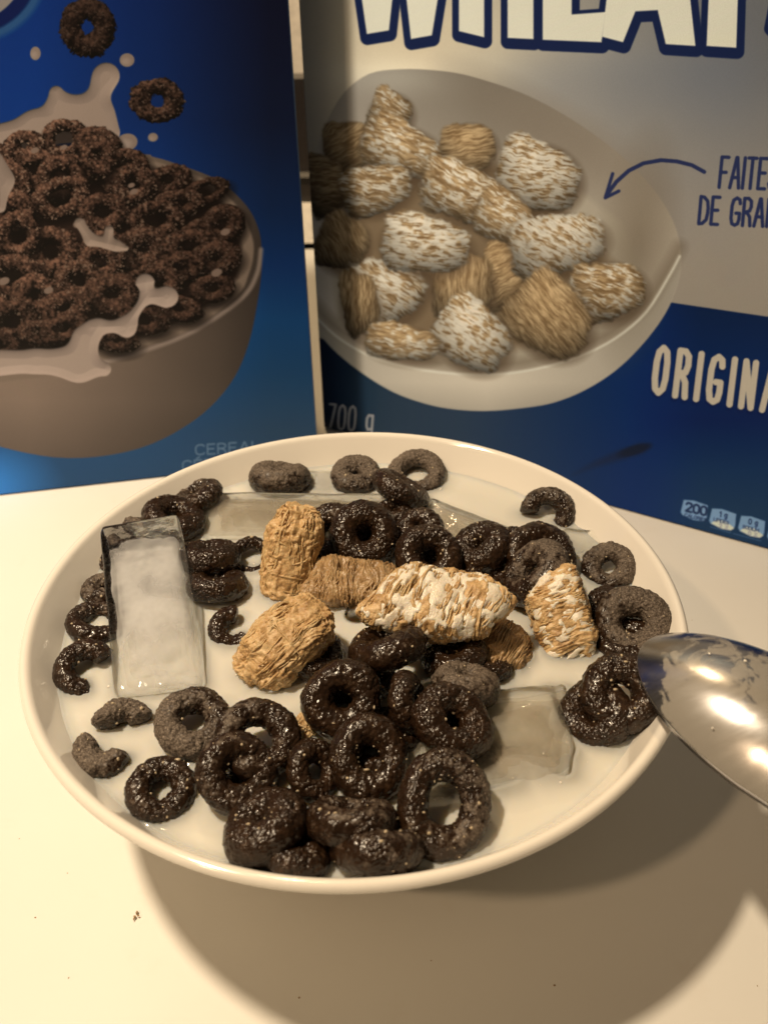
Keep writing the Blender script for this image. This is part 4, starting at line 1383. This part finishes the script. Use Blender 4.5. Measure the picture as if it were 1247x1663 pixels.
    text(c, "ORIGINAL", 1069, 566, 60, 10, -9, 73, 13, (.02, .08, .20), gap=.31, wx=.56, soft=3, op=.6)
    text(c, "ORIGINAL", 1070, 562, 60, 10, -9, 73, 10.5, (.67, .59, .48), gap=.31, wx=.56)
    text(c, "700 g", 536, 656, 38, 3.5, -3, 40, 3.6, (.50, .46, .42), gap=.16, wx=.60)
    # dark handle shape low on the blue
    c.poly([(930, 770), (965, 748), (1005, 730), (1040, 718), (1056, 719), (1058, 725), (1045, 735), (1010, 746), (965, 758)], (.07, .11, .19), soft=9, op=.85)
    c.ellipse(1030, 730, 27, 7.5, (.06, .085, .14), rot=17, soft=4)
    # nutrition badges along the bottom edge
    pale, ink2 = (.42, .50, .58), (.10, .15, .24)
    for k_, (x, y, a) in enumerate(((1128, 828, 0), (1174, 842, 1), (1221, 854, 1), (1268, 868, 1), (1315, 881, 1))):
        P_ = [(x - 18, y - 17), (x - 2, y - 16), (x + 21, y - 8), (x + 19, y + 12), (x + 14, y + 18), (x - 2, y + 16), (x - 20, y + 8), (x - 23, y + 3)]
        c.poly(P_, pale, soft=2)
        if a:
            c.poly([(x - 20, y + 7), (x - 10, y + 1), (x + 4, y + 4), (x + 18, y + 15), (x + 12, y + 19), (x - 4, y + 16)], (.72, .68, .60), soft=2)
            text(c, ('1', '0', '1', '0')[k_ - 1] + ' g', x - 5, y - 12, 9, 2, -1, 8, 1.8, ink2, gap=.2)
            text(c, ('LIPIDES', 'SODIUM', 'SUCRES', 'FER')[k_ - 1], x - 15, y - 2, 8.5, 2.2, -.5, 5.0, 1.0, ink2, gap=.14, wx=.9)
            text(c, '2 %' if k_ == 1 else '0 %', x - 6, y + 8, 8, 2, -.5, 6, 1.1, (.45, .42, .40), gap=.2)
        else:
            text(c, '200', x - 13, y - 13, 19, 4.6, -1.5, 14, 3.6, ink2, gap=.16)
            text(c, 'CALORIES', x - 16, y + 5, 8.5, 2.1, -.6, 5.0, 1.1, ink2, gap=.16, wx=.9)
    text(c, 'PAR 1 TASSE DE', 1152, 853, 7.5, 2.0, -.5, 4.0, .9, (.45, .52, .60), gap=.2) if False else None
    c.strokes([[(1153, 855), (1186, 865)], [(1190, 866), (1235, 878)]], 1.4, (.36, .43, .52), op=.5)
    return c


def srgb2lin(a):
    a = np.clip(a, 0, 1)
    return np.where(a <= .04045, a / 12.92, ((a + .055) / 1.055) ** 2.4)


def lin2srgb(a):
    a = np.clip(a, 0, 1)
    return np.where(a <= .0031308, a * 12.92, 1.055 * a ** (1 / 2.4) - .055)


def make_box(name, corner, along, width, height, depth, cv, gain, side_col, label, falloff_comp):
    """corner: front edge at the gap (cm, on the table), along: unit vector of the front away from it"""
    O = np.array([*corner, 0.0])
    A = np.array([*norm(along), 0.0])
    nf = np.array([A[1], -A[0], 0.0])
    if nf[1] > 0:
        nf = -nf
    root = empty(name, O)
    tag(root, label, 'cereal box', 'cereal boxes standing behind the bowl')
    # cardboard body with rounded folds
    bm = bmesh.new()
    t0 = 0.02
    vs = []
    for z in (t0, height):
        for a, d in ((0, 0), (width, 0), (width, depth), (0, depth)):
            p = O + A * a - nf * d + np.array([0, 0, z]) - O
            vs.append(bm.verts.new(Vector(p * CM)))
    for f in ((0, 1, 2, 3), (4, 5, 6, 7), (0, 1, 5, 4), (1, 2, 6, 5), (2, 3, 7, 6), (3, 0, 4, 7)):
        bm.faces.new([vs[i] for i in f])
    bmesh.ops.recalc_face_normals(bm, faces=bm.faces)
    bmesh.ops.bevel(bm, geom=list(bm.edges), offset=.07 * CM, segments=3, affect='EDGES', profile=.5)
    me = bpy.data.meshes.new('carton')
    bm.to_mesh(me)
    bm.free()
    me.materials.append(plain(name + '_side_ink', side_col, .4, var=.1))
    o = bpy.data.objects.new('carton', me)
    COL.objects.link(o)
    o.parent = root
    # printed front panel, a hair proud of the carton and very slightly bowed
    m = .05
    nx, nz = 36, 36
    gu, gv = np.meshgrid(np.linspace(m, width - m, nx), np.linspace(m + t0, height - m, nz), indexing='ij')
    bow = 0.10 * np.sin(np.pi * gu / width) * np.sin(np.pi * np.clip(gv / height, 0, 1)) ** .5
    Pn = (A[None, None] * gu[..., None] + nf[None, None] * (0.012 + bow)[..., None] + np.array([0, 0, 1.0]) * gv[..., None])
    TW, TH = int(width * 62), int(26 * 62)
    # texels -> points on the (unbowed) front -> drawing
    tu, tv = np.meshgrid((np.arange(TW) + .5) / TW * width, (np.arange(TH) + .5) / TH * height, indexing='xy')
    pts = O + A * tu[..., None] + np.array([0, 0, 1.0]) * tv[..., None]
    gx, gy = proj(pts.reshape(-1, 3))
    fx = np.clip((gx - cv.x0) * cv.k - .5, 0, cv.w - 1.001)
    fy = np.clip((gy - cv.y0) * cv.k - .5, 0, cv.h - 1.001)
    ix, iy = fx.astype(int), fy.astype(int)
    ax, ay = (fx - ix)[:, None], (fy - iy)[:, None]
    C = cv.C
    smp = (C[iy, ix] * (1 - ax) + C[iy, ix + 1] * ax) * (1 - ay) + (C[iy + 1, ix] * (1 - ax) + C[iy + 1, ix + 1] * ax) * ay
    lin = srgb2lin(smp) * np.asarray(gain) * (np.interp(gx, [600, 1230], falloff_comp) * (1 if falloff_comp[0] == 1 else np.interp(gy, [-200, 50, 350], [.60, .68, 1])))[:, None]  # right print lightened rightwards, darkened upwards: lamp falloff offset in the colour
    lin = np.clip(lin, .004, .86)
    rgba = np.ones((TH * TW, 4), np.float32)
    rgba[:, :3] = lin2srgb(lin)
    img = bpy.data.images.new(name + '_print', TW, TH)
    img.pixels.foreach_set(rgba.ravel())
    img.update()
    mt, t, b = mat(name + '_front_print')
    ti = N(t, 'TexImage')
    ti.image = img
    ti.extension = 'EXTEND'
    v = coords(t)
    nf_ = N(t, 'TexNoise', Scale=40.0, Detail=2.0)
    t.links.new(v, nf_.inputs['Vector'])
    gr = mathn(t, 'ADD', mathn(t, 'MULTIPLY', nf_.outputs['Fac'], .22), .89)
    mm = N(t, 'VectorMath', operation='SCALE')
    t.links.new(ti.outputs['Color'], mm.inputs[0])
    t.links.new(gr, mm.inputs['Scale'])
    t.links.new(mm.outputs[0], b.inputs['Base Color'])
    b.inputs['Roughness'].default_value = .42
    b.inputs['Specular IOR Level'].default_value = .14
    nl = N(t, 'TexNoise', Scale=.35, Detail=2.0)
    t.links.new(v, nl.inputs['Vector'])
    t.links.new(bump(t, nl.outputs['Fac'], .3, .15), b.inputs['Normal'])
    V = Pn.reshape(-1, 3)
    F = grid_faces(nx, nz)
    if np.cross(V[nz] - V[0], V[1] - V[0]) @ nf < 0:
        F = F[:, ::-1]
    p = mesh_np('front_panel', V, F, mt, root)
    uvl = p.data.uv_layers.new(name='UVMap')
    li = np.zeros(len(p.data.loops), np.int64)
    p.data.loops.foreach_get('vertex_index', li)
    uv = np.stack([gu.ravel() / width, gv.ravel() / height], 1)[li]
    uvl.data.foreach_set('uv', uv.astype(np.float32).ravel())
    return root


make_box('dark_ring_cereal_box', (-1.99, 14.48), (-5.53, -1.07), 19.5, 29.0, 5.5, paint_left(), (.98, 1.15, 1.70), (.03, .10, .26),
         'blue cereal box on the left showing a bowl heaped with dark chocolate rings', (1, 1))
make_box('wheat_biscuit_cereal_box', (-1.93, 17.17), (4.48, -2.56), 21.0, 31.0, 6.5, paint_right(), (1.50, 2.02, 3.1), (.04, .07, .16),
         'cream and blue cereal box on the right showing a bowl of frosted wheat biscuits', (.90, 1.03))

# ------------------------------------------------------------------ what shows through the gap between the boxes
M_DARK = plain('dark_enamel', (.018, .014, .012), .3)
M_WALL = plain('kitchen_wall_paint', (.84, .79, .70), .6)
M_CHROME = plain('brushed_chrome', (.62, .60, .57), .18, 1.0)
wall = slab('kitchen_wall', -75, 75, 63, 65, -40, 90, M_WALL)
tag(wall, 'cream kitchen wall far behind the boxes, seen through the narrow gap', 'wall')
st = empty('stove', (-4, 52, 0))
tag(st, 'dark stove with a pale rail, just seen between the two cereal boxes', 'stove')
slab('stove_body', -34, 30, -8.5, -6, -40, 10.4, M_DARK, st)
slab('chrome_rail', -34, 30, -9.6, -8.6, .45, 2.9, M_WALL, st)  # chrome rail in pale paint that stands in for its bright reflection
slab('chrome_trim', -34, 30, -9.0, -8.55, 4.6, 4.95, M_CHROME, st)
